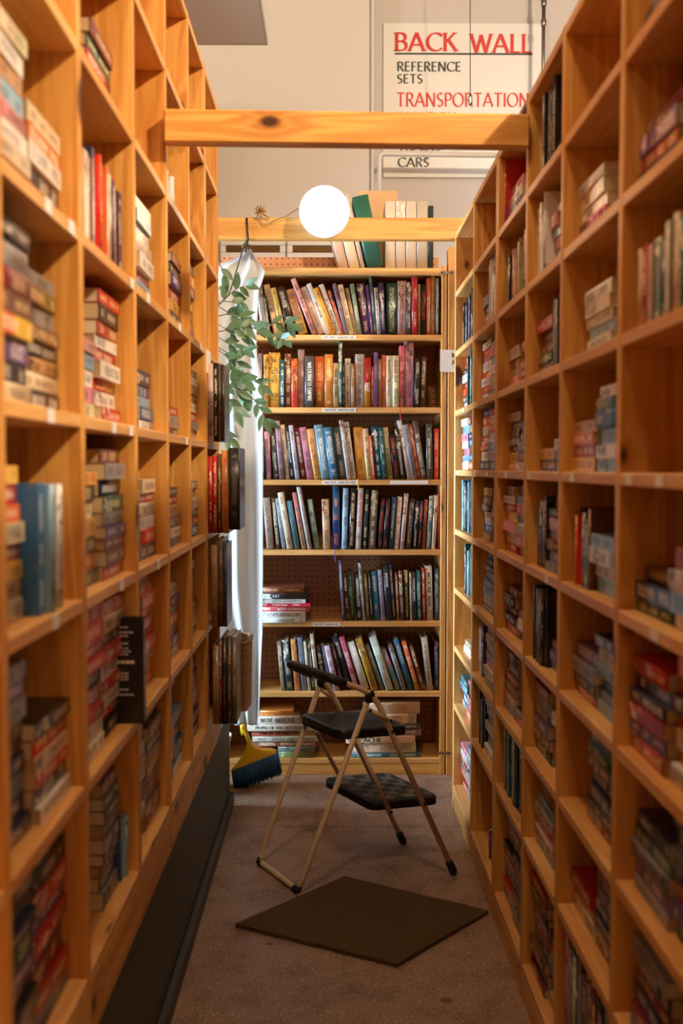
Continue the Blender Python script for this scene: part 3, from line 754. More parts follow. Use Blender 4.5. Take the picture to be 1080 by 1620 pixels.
far_bay(0, [(334.5, 345, 1022, pc('tan', 'b08e6a', '7a5a3c'), 'tan worn book at the left of the lowest far-bay row'),
            (345.3, 349, 1012, pc('red', '96322a', 'e8d8c0'), 'thin red book in the lowest far-bay row'),
            (349.3, 357, 1008, pc('black', '26221e', '8a7a60'), 'black book in the lowest far-bay row before the basket'),
            (357.3, 365, 1006, pc('brown', '6c5640', 'b8a888'), 'brown cloth book in the lowest far-bay row before the basket'),
            (365.3, 373, 1008, pc('grey', '8c7a62', 'c8b898'), 'grey beige book at the right end of the lowest far-bay row')], yb)
# black book standing out of the second bay, its cover towards the camera
Pn = on_x(198, 955, -.405); Pf = on_x(232, 955, XL+.030)
yk = EL[3]-.045
add_book('book', (XL+.020, yk, ZL[1]+.0006), 'L_up', .022, .14, .208, ('black', '121112', 'cfc6b8'), 'tall black book standing out of the second left bay, back cover showing', 'upright books in the left shelves', 0, .0015)
BLK = (XL+.020, yk, ZL[1]+.0006)
cm = MB()
for (z_, x0_, x1_, h_) in ((.188, .03, .085, .003), (.178, .02, .09, .003), (.171, .03, .085, .003), (.156, .03, .09, .003), (.147, .03, .085, .0022), (.141, .025, .09, .0022), (.135, .03, .08, .0022), (.118, .018, .075, .006), (.098, .03, .06, .0022), (.092, .03, .07, .0022), (.086, .03, .055, .0022), (.066, .03, .06, .0022), (.056, .02, .07, .0022)):
    nn = max(3, int((x1_-x0_)/.009))
    for q_ in range(nn):
        a_ = x0_+(x1_-x0_)*q_/nn; cm.box((BLK[0]-a_-(x1_-x0_)/nn*.82, BLK[1]-.0114, BLK[2]+z_), (BLK[0]-a_, BLK[1]-.0111, BLK[2]+z_+h_))

# ------------------------------------------------------------------ back bookcase
BY = 4.13; BD = .27
def bx(px): return at(px, 740, BY).x
def bz(py): return at(560, py, BY).z
zs7 = [bz(p) for p in (529.5, 644.5, 759, 870, 983.5, 1094.5, 1200)]
ztop = bz(424); xl, xr = bx(346), bx(697.5)
case = empty('bookcase', ((xl+xr)/2, BY+BD/2, 0), (0, 0, 0), 'tall pine bookcase with pegboard back facing down the aisle', 'bookcase')
o0 = case.location
def part(nm, lo, hi, mat=None, grain=None, bev=.0015, par=None):
    m = MB(); m.box(Vector(lo)-o0, Vector(hi)-o0, None, bev, grain); return m.build(nm, mat or M['pine'], par or case)
part('side_panel', (xl-.02, BY, 0), (xl, BY+BD, ztop+.01), grain=2); part('side_panel', (xr, BY, 0), (xr+.019, BY+BD, ztop+.01), grain=2)
for z in zs7: part('shelf', (xl+.0003, BY+.001, z-.022), (xr-.0003, BY+BD, z), M['pine_edge'], 0)
part('top_board', (xl+.0003, BY-.004, ztop-.026), (xr-.0003, BY+BD, ztop), M['pine_edge'], 0)
part('kick_board', (xl+.0003, BY+.004, 0), (xr-.0003, BY+.024, zs7[-1]-.0225), grain=0)
pg = MB(); pg.box((xl-.015-o0.x, BY+BD+.0005-o0.y, 0), (xr+.015-o0.x, BY+BD+.006-o0.y, ztop+.10)); pg.build('pegboard_back', M['peg'], case)
def case_label(px0, px1, row, txt):
    a, b = bx(px0), bx(px1); z = zs7[row]-.011
    l = part('shelf_label', (a, BY-.0006, z-.0075), (b, BY+.0008, z+.0075), M['paper'], 0, 0)
    m = MB(); text_geo(m, txt, .008, face_front(Vector((a+.008, BY-.0007, z-.004))-o0), .16, (b-a)-.016, .0003); m.build('lettering', M['grey_ink'], l)
case_label(509, 563, 0, 'NATIVE AMERICAN'); case_label(510, 563, 1, 'NATIVE AMERICAN'); case_label(510, 565, 2, 'NATIVE AMERICAN'); case_label(617, 677, 2, ' ')
case_label(494, 538, 4, 'NATIVE AMERICAN')
# leaning rows: (left edge, width, height, lean) in units of 1/3.375 px on the bookcase front
UNIT = 1/3.375*BY/FPX/1.0
ROW = {}
ROW[0] = '''48 30 290 -30 d8ccb8|82 14 205 -24 2c4a34|100 32 262 -50 c8a070|136 28 245 -50 d0ac58|176 44 250 -62 32221a|222 48 240 -66 d48c50|286 26 305 -105 d89a92|318 36 258 -92 d8b49c|356 26 278 -95 e2d6c8|392 26 255 -88 dc9a3c|428 27 272 -88 e0d4c6|458 15 240 -70 d86a48|478 18 270 -60 8a7a8c|502 30 262 -54 e2ccb0|538 18 245 -44 b89468|560 22 265 -38 7a8a6c|588 40 268 -32 4e2c5c|630 15 260 -26 5c3c70|646 16 335 -26 3e5a64|664 20 245 -16 d2c8b4|686 24 268 -14 3a2850|712 56 268 0 1f4a3c d8e4d0 -|772 46 280 0 c8a49c|820 24 272 0 5a4a44|848 29 300 0 cc3a3c|880 12 262 0 c09a60|894 30 262 0 18181a c04030 THE_APACHES|926 23 298 0 d4602c|952 20 325 0 c08850|976 14 292 0 7a766e'''
ROW[1] = '''28 20 280 0 8a7480|57 26 275 0 dcb050|85 58 284 0 e0ac48 6a4a20 -|147 20 245 0 1c6a6e|170 34 278 0 8a4a30|206 32 252 0 dc7038|240 34 300 0 947a76|277 50 265 0 55504a d8ceb8 WILDERNESS_EMPIRE|330 50 265 0 b04c20 e8d0a0 GATEWAY_TO_EMPIRE|383 44 275 0 b87430 f2d894|430 26 230 0 b08c5c 3c2a1a TRAIL_OF_TEARS|458 18 350 0 2e6a52|478 12 235 0 222020|491 31 255 0 d8ccbc 2a2a30|524 20 225 0 a07048|546 48 276 0 b8b4b0|596 34 258 0 b41e1c|632 12 212 0 c84a30|646 20 285 0 8a6aa0|668 19 250 0 9a6a4a|689 22 272 0 dc6c4c|713 32 268 0 dcc8a0 4a4030|747 32 268 0 d0bca0|782 27 318 0 d46a78|811 47 342 0 c88a9c|862 26 255 4 2e2a2c|892 28 262 8 5a4030'''
ROW[2] = '''46 14 210 0 20525c|62 28 250 -8 d0909c|93 30 248 -22 40342c d8c898|128 26 305 -26 9a7a88|158 22 285 -28 d8c49c|184 22 272 -30 26221f|210 24 283 -36 c4bcc0|240 26 270 -40 7c1c30|270 40 272 -42 c88090|314 38 264 -42 d89a58|354 46 285 -42 6c8890 dfe6e4|402 42 272 -38 3c7c98|448 44 272 -38 48585c|500 22 310 -42 d8d0c0|526 26 300 -40 ded6c8|556 50 272 -22 cc8a34 5a3a14|608 30 265 -24 d8b08c|642 14 230 -22 cc6030|658 36 275 -26 184c60|696 24 272 -26 1c5a54|722 28 272 -28 dacba4 2c5a3c|752 32 236 -28 1e1a1a c03028|784 24 262 -34 241f1e d8d0c0|808 22 312 -54 dccfc4|832 30 288 -50 8c8c98|862 20 292 -50 d84c28|886 28 308 -50 5c4e44|930 32 290 -6 4a4842|970 25 265 0 dc5448'''
ROW[3] = '''70 48 270 -20 b8a08c|122 24 268 -25 6a5636|150 22 268 -36 90a0ac|176 40 300 -50 dac8a8|220 36 255 -42 5c8c98|260 28 300 -52 c8746a|292 28 330 -60 c4b8b0|328 34 262 -40 94aa9c|375 48 262 -8 ceac84|426 44 338 0 1e4c6c e08040|474 36 320 8 8cb0c4|512 34 320 12 1e1a1e d8b890|548 36 320 14 e0d8d0 b03038|586 28 312 14 2c3c3c|616 48 308 16 6c6450|668 26 265 18 1e1618 c82c2c|696 26 266 18 22181a c03038|724 32 272 20 1c4870 e4e8ec THE_GOVERNMENT_WITH|756 30 275 20 d8c8b4 a03a34|788 26 292 24 d8b8ac|816 40 264 20 2c2a2c b89468|858 20 254 16 1f1d20|880 24 254 14 283252 d8668c|906 22 260 14 b0582c 201c1c|930 26 278 16 5c7074|958 24 282 14 dccaa8|985 9 290 0 c8607c'''
ROW[4] = '''476 18 320 -18 46547a|498 24 245 -18 1c1a1c|526 28 258 -18 1c1e1c 3c8c50|556 32 242 -14 202226 dad6cc|590 18 305 -28 c0bcb4|610 20 246 -18 8a8c5c|632 16 248 -18 34243c|650 38 256 -20 2880a0|690 26 268 -22 8c8ca4|718 36 284 -22 181e28 dcdcd8 INDIAN|752 20 292 -24 30568c|774 17 250 -14 9a5030|793 24 262 -12 6a3c2a|818 27 264 -10 18402e d8c890|846 13 252 -8 d8ccb0|860 24 252 -8 1c1a1e e2dccc SOLITARY_RAVEN|886 24 262 -8 146066 d4dccc|912 20 278 -8 b83024|934 42 288 -8 ccc4b4 6a6458 MEDICINE_MAN|978 27 272 0 4c4c58 9aa4c0'''
ROW[5] = '''146 26 262 -16 7a6858 d8ceb8|176 42 270 -18 2c4c50|220 36 272 -18 d89858 8a3c1c|258 34 280 -20 6c8498|294 16 262 -20 d4c8b0|312 22 264 -22 185040|336 24 302 -26 dccfb4|372 30 228 -30 18181c e8e2d8 CRAZY_HORSE|406 22 250 -36 7a7c94|430 36 242 -40 bca8b4|470 30 242 -46 1a1a20 d05878|504 34 294 -62 181c2c d8d0c8 NAVAJO|544 34 292 -66 b44c64 f0e0dc|584 48 262 -64 cac4ba e8e4dc|636 44 284 -70 c8962c 4a3820|684 28 245 -66 8a8680|716 48 294 -74 b4c0b0 e4ece0|768 32 225 -64 5c8c8c d06090|802 30 250 -62 848888|836 34 282 -66 165a78 e8ecec WARPATH|874 30 268 -60 dc6424|908 22 240 -52 6c341c|936 38 284 -24 bcb0a0 3a2a20|980 24 255 -4 1c2448 9878b0'''
NAMEC = {}
def colour_name(hx):
    r, g, b = [int(hx[i:i+2], 16) for i in (0, 2, 4)]
    import colorsys
    h, s, v = colorsys.rgb_to_hsv(r/255, g/255, b/255); h *= 360
    if v < .2: return 'black'
    if s < .16: return 'white' if v > .78 else ('light grey' if v > .6 else ('grey' if v > .4 else 'dark grey'))
    if s < .32 and 15 < h < 60: return 'cream' if v > .76 else ('beige' if v > .6 else 'brown grey')
    base = 'red' if h < 12 or h > 345 else 'orange' if h < 30 else 'golden' if h < 50 else 'olive' if h < 75 else 'green' if h < 165 else 'teal' if h < 198 else 'blue' if h < 250 else 'purple' if h < 300 else 'pink'
    if base in ('orange', 'golden') and v < .62: base = 'brown'
    if base == 'red' and s < .45 and v > .7: base = 'pink'
    return ('dark ' if v < .42 else 'pale ' if s < .3 else '')+base
SHN = ['top', 'second', 'third', 'fourth', 'fifth', 'sixth']
def poly2(x, w, h, a):                # a < 0 leans left about its lower left corner, a > 0 right about the lower right one
    ca, sa = math.cos(a), math.sin(a)
    if a <= 0: p = (x, 0); f = lambda u, v: (p[0]+u*ca+v*sa, -u*sa+v*ca)
    else: p = (x+w, 0); f = lambda u, v: (p[0]+(u-w)*ca+v*sa, -(u-w)*sa+v*ca)
    return [f(0, 0), f(w, 0), f(w, h), f(0, h)]
def span(poly, z):
    xs = []
    for i in range(4):
        a, b = poly[i], poly[(i+1) % 4]
        if (a[1]-z)*(b[1]-z) <= 0 and abs(a[1]-b[1]) > 1e-9: xs.append(a[0]+(b[0]-a[0])*(z-a[1])/(b[1]-a[1]))
    return (min(xs), max(xs)) if xs else None
for r in range(6):
    items = [i.strip() for i in ROW[r].split('|')]; z0 = zs7[r]+.0004; prev = None; lim = bx(697.0)-.002
    P = []
    for it in items:
        q = it.split(); cx, w_, h_, ln = [float(v) for v in q[:4]]; P.append([cx, w_, h_, ln, q[4], q[5] if len(q) > 5 else None, q[6] if len(q) > 6 else None])
    for shrink in [1-.02*i for i in range(22)]:
        out = []; prev = None; ok = True
        for (cx, w_, h_, ln, c1, c2, ti) in P:
            ln *= {0: 1.12, 5: 1.3}.get(r, 1); W, H = w_*UNIT*shrink, h_*UNIT*1.03; a = math.atan2(ln, h_)
            x = bx(400+cx/3.375); x = x if a <= 0 else x
            pl = poly2(0, W, H, a)
            if prev:
                need = -9
                for k in range(60):
                    zz = k*.005+.0005; s1 = span(prev, zz); s2 = span(pl, zz)
                    if s1 and s2: need = max(need, s1[1]-s2[0])
                x = max(x, need+.0006)
            prev = [(p[0]+x, p[1]) for p in pl]; out.append((x, W, H, a))
            if max(p[0] for p in prev) > lim: ok = False
        if ok: break
    for k, ((x, W, H, a), (cx, w_, h_, ln, c1, c2, ti)) in enumerate(zip(out, P)):
        rot = Matrix.Rotation(a, 3, 'Y')
        off = rot @ Vector((W/2, 0, 0)) if a <= 0 else Vector((W, 0, 0))+rot @ Vector((-W/2, 0, 0))
        lum = sum(int(c1[i:i+2], 16) for i in (0, 2, 4))
        c2 = c2 or ('e4d8c0' if lum < 380 else R.choice(['4a3a30', '6a2a20', '2c3848']))
        thick = 'thick' if w_ >= 40 else 'thin' if w_ <= 20 else 'medium'
        lean = ' leaning' if abs(ln) > 30 else ''
        title = None; extra = ''
        if ti and ti != '-': title = (ti.replace('_', ' '), None, .52)
        lab = f"{colour_name(c1)}{lean} {thick} book, {ordl(k+1)} from left on the {SHN[r]} shelf of the back bookcase"
        if title:
            lc = sum(int(c2[i:i+2], 16) for i in (0, 2, 4))
            ink = 'black_ink' if lc < 330 else 'white_ink'
            if c2 == 'c04030': ink = 'red_ink'
            if c2 in ('d8c898', 'e8d0a0'): ink = 'gold_ink'
            title = (title[0], ink, .5 if len(title[0]) < 16 else .4)
        d = R.uniform(.14, .175)
        add_book('book', (x+off.x, BY+.018+R.uniform(-.006, .012)+(0.0), z0+off.z), rot, W, d, H, (colour_name(c1), c1, c2), lab, 'books on the back bookcase',
                 .0025 if w_ > 26 else .001, .002, title=title, plain=False)
# lying stacks
def lying(x0s, x1s, zb_, hts, cols, labs, titles, y0, grp, d=.2):
    z = zb_
    for (xa, xb_, h, c, lab, ti) in zip(x0s, x1s, hts, cols, labs, titles):
        W = xb_-xa
        t = ti
        b = add_book('book', (xb_, y0+R.uniform(-.006, .006), z+h/2), 'B_lie', h-.0006, d, W, (colour_name(c[0]), c[0], c[1]), lab, grp, .0015 if h > .02 else 0, .002, title=t)
        z += h
k = BY/FPX
xs1 = [bx(p) for p in (483, 483, 490.5, 490.5, 483, 489, 480)]
lying([bx(398)]*7, xs1, zs7[4]+.0004, [h/3.375*k for h in (30, 30, 27, 18, 22, 33, 32)],
      [('d8dcd0', '3c6c68'), ('d8d4cc', '222222'), ('b84c50', 'e8dcd0'), ('c82838', 'f0e0d0'), ('d4d4cc', '404040'), ('28282a', 'e0dcd0'), ('8c4c34', 'd8b080')],
      ['white book with teal print at the bottom of the fifth-shelf stack', 'white and black book, second from the bottom of the fifth-shelf stack', 'dusty red book in the middle of the fifth-shelf stack',
       'bright red thin book above the dusty red one, fifth-shelf stack', 'white thin book just under the black art book', 'black art book with white title near the top of the fifth-shelf stack', 'brown book on top of the fifth-shelf stack'],
      [None]*5+[('HAIDA ART', 'white_ink', .42), None], BY-.03, 'lying books stacked on the back bookcase')
y7 = BY+.002
L7 = [(439, 494, 10.5, '6c7440', 'd8d0a8', 'olive book at the bottom of the lowest-shelf left stack', None), (438, 497, 8, '6e7a66', '2c2c24', 'grey green thin book, second from the bottom of the left stack', None),
      (399, 504, 8.5, '7c4430', 'e0c8a0', 'brown red book low in the left stack on the lowest shelf', None), (397, 503, 8.5, 'b0a48e', '3c342c', 'grey beige book under the orange one, left lowest stack', None),
      (396, 503, 9, 'b8502c', '5a1c14', 'orange red book in the middle of the left lowest stack', ('AMERICAN INDIANS', 'black_ink', .5)), (389, 500, 11.5, 'ccc0a4', '4a3a30', 'long cream book with small title, left lowest stack', ('PEOPLE OF THE FIRST MAN', 'black_ink', .34)),
      (402, 473, 12.5, 'c8bca8', '3a3028', 'white book titled native americans near the top of the left lowest stack', ('NATIVE AMERICANS', 'black_ink', .55)), (409, 463, 9, 'c87c30', '8c2c18', 'orange book on top of the left lowest stack', None)]
lying([bx(i[0]) for i in L7], [bx(i[1]) for i in L7], zs7[6]+.0004, [i[2]*k for i in L7], [(i[3], i[4]) for i in L7], [i[5] for i in L7], [i[6] for i in L7], y7-.0, 'lying books stacked on the lowest shelf', .22)
R7 = [(556, 667.5, 8, '2c5a5c', 'c8c8b8', 'teal thin book at the bottom of the right lowest stack', None), (557, 659.5, 15.5, 'c8a888', '6c4c3c', 'thick pale cream book above the teal one, right lowest stack', None),
      (547, 658, 12.5, 'c0a078', '3a2a20', 'cream book titled apache in the right lowest stack', ('APACHE', 'black_ink', .6)), (560, 668, 11.5, '7a5c50', 'd8c4a8', 'mauve brown book over the apache book', None),
      (565, 666, 8, '3c3430', 'b8a890', 'dark thin book in the middle of the right lowest stack', None), (580, 660, 16, 'c8a47c', '7a5a40', 'short cream book, second from the top of the right lowest stack', None),
      (575, 665.5, 18, 'bc946c', '8a6a4c', 'thick tan book on top of the right lowest stack', None)]
lying([bx(i[0]) for i in R7], [bx(i[1]) for i in R7], zs7[6]+.0004, [i[2]*k for i in R7], [(i[3], i[4]) for i in R7], [i[5] for i in R7], [i[6] for i in R7], y7+.004, 'lying books stacked on the lowest shelf', .22)
# volumes on top of the case
zt = ztop+.0005; ty = BY+.03
def topbook(xa, xb_, py, lean, c, lab, d=.17, ty=ty, rnd=.003):
    W = bx(xb_)-bx(xa); H = at(560, py, ty).z-zt; a = math.atan2(lean, 110)
    H /= math.cos(a); rot = Matrix.Rotation(a, 3, 'Y'); off = rot @ Vector((W/2, 0, 0))
    add_book('book', (bx(xa)+off.x, ty, zt+off.z), rot, W, d, H, (colour_name(c[0]), c[0], c[1]), lab, 'books on top of the back bookcase', rnd, .002, plain=True)
SETC = ('cfc2ae', 'f0ece0')
for kx, (xa, xb_) in enumerate(((609, 625), (626, 641), (642, 658), (659, 676))):
    topbook(xa, xb_, 318, 0, SETC, f'white matching volume, {ordl(kx+1)} from left of four on top of the bookcase')
topbook(677, 685, 325, 0, ('2c3430', 'b0b0a0'), 'thin black book right of the four white volumes')
def boxr(): pass
topbook(581, 606, 312, -24, ('2c6a50', 'd8dcc0'), 'thick green book leaning beside the white volumes on top of bookcase', ty=ty-.012)
topbook(571, 577.5, 308, -24, ('dccdb8', 'b09070'), 'thin white book leaning left of the green book on top')
topbook(553, 569, 304, -26, ('d8c2a6', 'c0a080'), 'cream leaning book, second from left on top of the bookcase')
topbook(536, 551, 310, -26, ('d8bfa0', 'c0a080'), 'cream leaning book, leftmost on top of the bookcase')
cb = boxo('cardboard_sheet', (at(566, 340, 4.39).x, 4.375, ztop+.0005), (at(628, 340, 4.39).x, 4.39, at(560, 302, 4.38).z), flat('brown_cardboard', (206, 168, 122), .8, var=.05), bev=.001)
tag(cb, 'brown cardboard sheet standing behind the books on top of the bookcase', 'cardboard')
link_books()
for o_ in list(COL.objects):
    if o_.get('label', '').startswith('tall black book standing out'):
        cp = cm.build('cover_print', M['white_ink'], o_); cp.matrix_parent_inverse = (Matrix.Translation(o_.location) @ o_.rotation_euler.to_matrix().to_4x4()).inverted()

def cover_word(lab, word, zf, hgt, ink):
    for o_ in list(COL.objects):
        if o_.get('label', '').startswith('upright') and o_['label'].endswith(lab) and 'first from' in o_['label']:
            cv = o_.children[0]; t_ = cv.dimensions.x/2; d_ = cv.dimensions.y; h_ = cv.dimensions.z
            Mx = Matrix(((0, 0, 1, t_+.0002), (1, 0, 0, .022), (0, 1, 0, h_*zf), (0, 0, 0, 1)))
            mm = MB(); text_geo(mm, word, hgt, Mx, .18, None, .0003); mm.build('cover_title', M[ink], o_); return
cover_word('right shelves, second bay, first row up', 'RO', .78, .034, 'black_ink' if False else 'gold_ink')
cover_word('right shelves, fifth bay, second row up', 'PO', .70, .022, 'gold_ink')
cover_word('right shelves, third bay, fifth row up', 'MA', .84, .03, 'gold_ink')
cover_word('right shelves, sixth bay, eighth row up', 'NAT', .84, .022, 'gold_ink')
for (px_, ya, yb_, col_, lab, mt_) in ((633, 643, 664, (190, 26, 36), 'red ribbon bookmark hanging over the edge of the second shelf', 'red_ribbon'), (566, 757, 771, (226, 170, 60), 'golden tassel bookmark hanging over the edge of the third shelf', 'golden_ribbon'),
                                       (530, 868, 889, (88, 60, 130), 'purple ribbon bookmark hanging over the edge of the fourth shelf', 'purple_ribbon')):
    p_ = [at(px_, ya, BY-.003), at(px_+.6, ya+4, BY-.0045), at(px_-.8, (ya+yb_)/2, BY-.006), at(px_+1, yb_, BY-.005)]
    p_.insert(0, Vector((p_[0].x, BY+.02, min(zs7, key=lambda q: abs(q-p_[0].z))+.0012))); p_[1].z = p_[0].z+.0008
    o_ = Vector(p_[-1]); rb = MB(); rb.tube([q-o_ for q in smooth_path(p_, 2)], .0019, 6)
    if 'golden' in mt_:
        for q_ in range(5): rb.tube([Vector((0, 0, .004)), Vector(((q_-2)*.003, -.001, -.010))], .0011, 5)
    tag(rb.build('ribbon_bookmark', flat(mt_, col_, .6), None, o_), lab, 'bookmark', None)
# ------------------------------------------------------------------ neighbouring post, hinges and paper sign
jx0, jx1 = bx(707.5), bx(717)
pst = empty('wooden_post', ((jx0+jx1)/2, BY, 0), (0, 0, 0), 'narrow pine post between the back bookcase and the right shelving', 'post')
o0 = pst.location
pp = part('upright', (jx0, BY-.01, 0), (jx1, BY+.06, at(712, 392, BY).z), M['pine'], 2, par=pst)
for py in (432, 1190):
    z = at(712, py, BY).z
    q = part('bracket', (bx(694), BY-.0125, z-.006), (bx(714), BY-.0104, z+.006), M['steel'], 0, .0004, pst)
    m = MB()
    for sx in (697, 711):
        c = Vector((bx(sx), BY-.0125, z))-o0; m.lathe([(.0032, 0), (.0028, .0012), (.001, .0018)], 10, Matrix.Translation(c) @ Matrix.Rotation(math.pi/2, 4, 'X'))
    m.build('screw', M['dark_steel'], q)
za, zb2 = at(705, 554, BY).z, at(705, 589, BY).z
ps = empty('paper_sign', (bx(706), BY-.016, zb2), (0, 0, 0), 'small white paper sign with letters hung beside the second shelf', 'sign')
o0 = ps.location
part('sheet', (bx(694.5), BY-.0165, zb2), (bx(718.5), BY-.0155, za), M['paper'], 0, 0, ps)
m = MB()
text_geo(m, 'N', .020, face_front(Vector((bx(713), BY-.0167, za-.033))-o0), .2, .012, .0003); text_geo(m, 'A', .020, face_front(Vector((bx(713), BY-.0167, za-.062))-o0), .2, .012, .0003)
m.build('lettering', M['black_ink'], ps)

# ------------------------------------------------------------------ cross beams
for nm, Y, za_, zb_, x0, x1, lab in (('wooden_beam', 2.345, at(545, 180, 2.345).z, at(545, 231.5, 2.345).z, XL+.0022, XR-.0022, 'pine cross beam joining both shelving tops, nearest the camera'),
                                     ('wooden_beam', 3.80, at(540, 346, 3.80).z, at(540, 380.5, 3.80).z, -.48, .62, 'far pine cross beam behind the glowing globe lamp')):
    m = MB(); m.box((x0, -.019, 0), (x1, .019, za_-zb_), None, .003, 0); b = m.build(nm, M['pine_beam'], None, (0, Y, zb_)); tag(b, lab, 'beam')
    if Y < 3: b.rotation_euler = (0, 0, .03); b.location.x += .0365*0
B2T = at(540, 346, 3.80).z; B2B = at(540, 381.5, 3.80).z

# ------------------------------------------------------------------ globe lamp
gc = at(513, 335, 3.70); gr = 39.5*3.70/FPX
lp = empty('globe_lamp', gc, (0, 0, 0), 'round glowing white globe lamp clipped in front of the far beam', 'lamp')
t = NT('lit_opal_glass'); t.b.inputs['Emission Color'].default_value = (.80, .93, 1, 1); t.b.inputs['Emission Strength'].default_value = .5; t.set((.85, .9, .92), .25)
M['globe'] = t.m
m = MB(); m.lathe([(gr*math.sin(math.pi*i/24), -gr*math.cos(math.pi*i/24)) for i in range(25)], 40); gl = m.build('glass_globe', M['globe'], lp); gl.visible_shadow = True
m = MB(); m.lathe([(.022, -.03), (.024, 0), (.024, .035), (.012, .045)], 20, Matrix.Translation((0, gr*.9, 0)) @ Matrix.Rotation(-math.pi/2, 4, 'X')); m.build('socket', M['brass'], lp)
cl = at(411, 337, 3.76)
pth = smooth_path([Vector((0, gr*.95, .0)), Vector((-.09, .055, .035)), at(455, 342, 3.76)-gc, at(440, 346, 3.765)-gc, at(428, 352, 3.765)-gc, at(418, 356, 3.77)-gc, at(413, 350, 3.77)-gc, at(411, 342, 3.775)-gc], 3)
m = MB(); m.tube(pth, .0022, 8); m.build('cord', M['cord'], lp)
sp = lamp('globe_lamp_light', 'POINT', gc, 56, (1, .60, .32), gr*1.03)
sp.parent = lp; sp.location = (0, 0, 0)
# small brass star finial on the beam that carries the cord
fl = empty('beam_hook', cl, (0, 0, 0), 'small brass flower-shaped hook on top of the far beam holding the cord', 'hook')
m = MB()
for i in range(9):
    a = 2*math.pi*i/9; c, s_ = math.cos(a), math.sin(a)
    m.tube([(0, .0, .006), (c*.010, -.006, .006+s_*.010), (c*.019, -.003, .006+s_*.019), (c*.023, .004, .006+s_*.023)], [.003, .0035, .003, .001], 6)
m.build('petals', M['brass'], fl)
m = MB(); m.tube(smooth_path([(.0, .0, .006), (.012, .003, .002), (.026, .006, -.012), (.034, .010, -.02+.0)], 2), .0032, 8); m.build('shank', M['brass'], fl)

# ------------------------------------------------------------------ wall sign
SY = 5.5
s0, s1 = at(606, 36, SY-.02), at(862, 282, SY-.02)
zt0, zb0 = at(730, 38, SY).z, at(730, 282, SY).z
sg = empty('wall_sign', ((s0.x+s1.x)/2, SY, zb0), (0, 0, 0), 'large white wall sign reading BACK WALL in red above the shelves', 'sign')
o0 = sg.location
part('board', (s0.x, SY-.014, zb0), (s1.x, SY-.0005, zt0), M['board'], 0, .003, sg)
def sign_line(txt, xa, xb_, yt, yb_, mat, wt=.17, serif=False):
    A_ = at(xa, yb_, SY-.0145); B_ = at(xb_, yb_, SY-.0145); C_ = at(xa, yt, SY-.0145)
    m = MB(); text_geo(m, txt, C_.z-A_.z, face_front(Vector((A_.x, SY-.0142, (A_.z+B_.z)/2))-o0), wt, B_.x-A_.x, .003, serif); m.build('lettering', mat, sg)
sign_line('BACK', 624, 722, 52, 81, M['red_ink'], .175, True); sign_line('WALL', 744, 840, 54, 83.5, M['red_ink'], .175, True)
A_ = at(624, 86.5, SY); B_ = at(841, 86.5, SY)
part('rule', (A_.x, SY-.016, at(730, 88.5, SY).z), (B_.x, SY-.0142, at(730, 85.8, SY).z), M['dark_ink'], 0, 0, sg)
sign_line('REFERENCE', 628, 729, 98, 113, M['dark_ink'], .17); sign_line('SETS', 628, 668, 117.5, 132, M['dark_ink'], .17)
sign_line('TRANSPORTATION', 627, 836, 147, 169, M['red_ink'], .15); sign_line('AVIATION', 629, 720, 178, 193, M['dark_ink'], .17)
sign_line('TRAINS', 629, 697, 223.5, 238, M['dark_ink'], .17); sign_line('CARS', 629, 678, 249.5, 264, M['dark_ink'], .17)

# pull cord with its acorn end
pa = at(743, -60, 4.9); pb = at(743.5, 158, 4.9)
pc_ = empty('pull_cord', (pb.x, 4.9, pb.z), (0, 0, 0), 'thin hanging pull cord with metal end in front of the sign', 'cord')
m = MB(); m.tube([(0, 0, .02), (pa.x-pb.x, 0, CZ-pb.z)], .0022, 6); m.build('cord', M['dark_steel'], pc_)
m = MB(); m.lathe([(.001, -.028), (.010, -.024), (.012, -.008), (.009, .006), (.011, .012), (.006, .022), (.002, .03)], 14); m.build('end_weight', M['steel'], pc_)
# steel conduit right of the sign
ca, cb_ = at(859, 92, 5.3), at(859, 10, 5.3)
cn = empty('steel_conduit', (ca.x, 5.3, ca.z-.5), (0, 0, 0), 'grey steel conduit hanging from the ceiling right of the sign', 'pipe')
m = MB(); m.tube([(0, 0, 0), (0, 0, CZ-ca.z+.5)], .010, 12); m.build('tube', M['steel'], cn)
m = MB()
for zz in (cb_.z-ca.z+.40, cb_.z-ca.z+.5): m.lathe([(.014, 0), (.015, .004), (.015, .03), (.013, .034)], 14, Matrix.Translation((0, 0, zz)))
m.build('coupling', M['steel'], cn)
# white pipe with elbow under the sign
p0 = at(600, 300, 5.30); p1 = at(600, 243, 5.30); p2 = at(900, 247, 5.30)
wp = empty('white_pipe', (p0.x, 5.30, p0.z-.4), (0, 0, 0), 'white painted pipe with an elbow crossing the lower sign', 'pipe')
o0 = wp.location
m = MB(); m.tube(fillet([(0, 0, 0), Vector((p1.x, 5.3, p1.z))-o0, Vector((p2.x, 5.3, p1.z-.01))-o0], .03, 8), .014, 14); m.build('tube', M['white'], wp)
m = MB(); m.box((-.02, .014, .1), (.02, .199, .13), None, .002); m.build('clip', M['white'], wp)
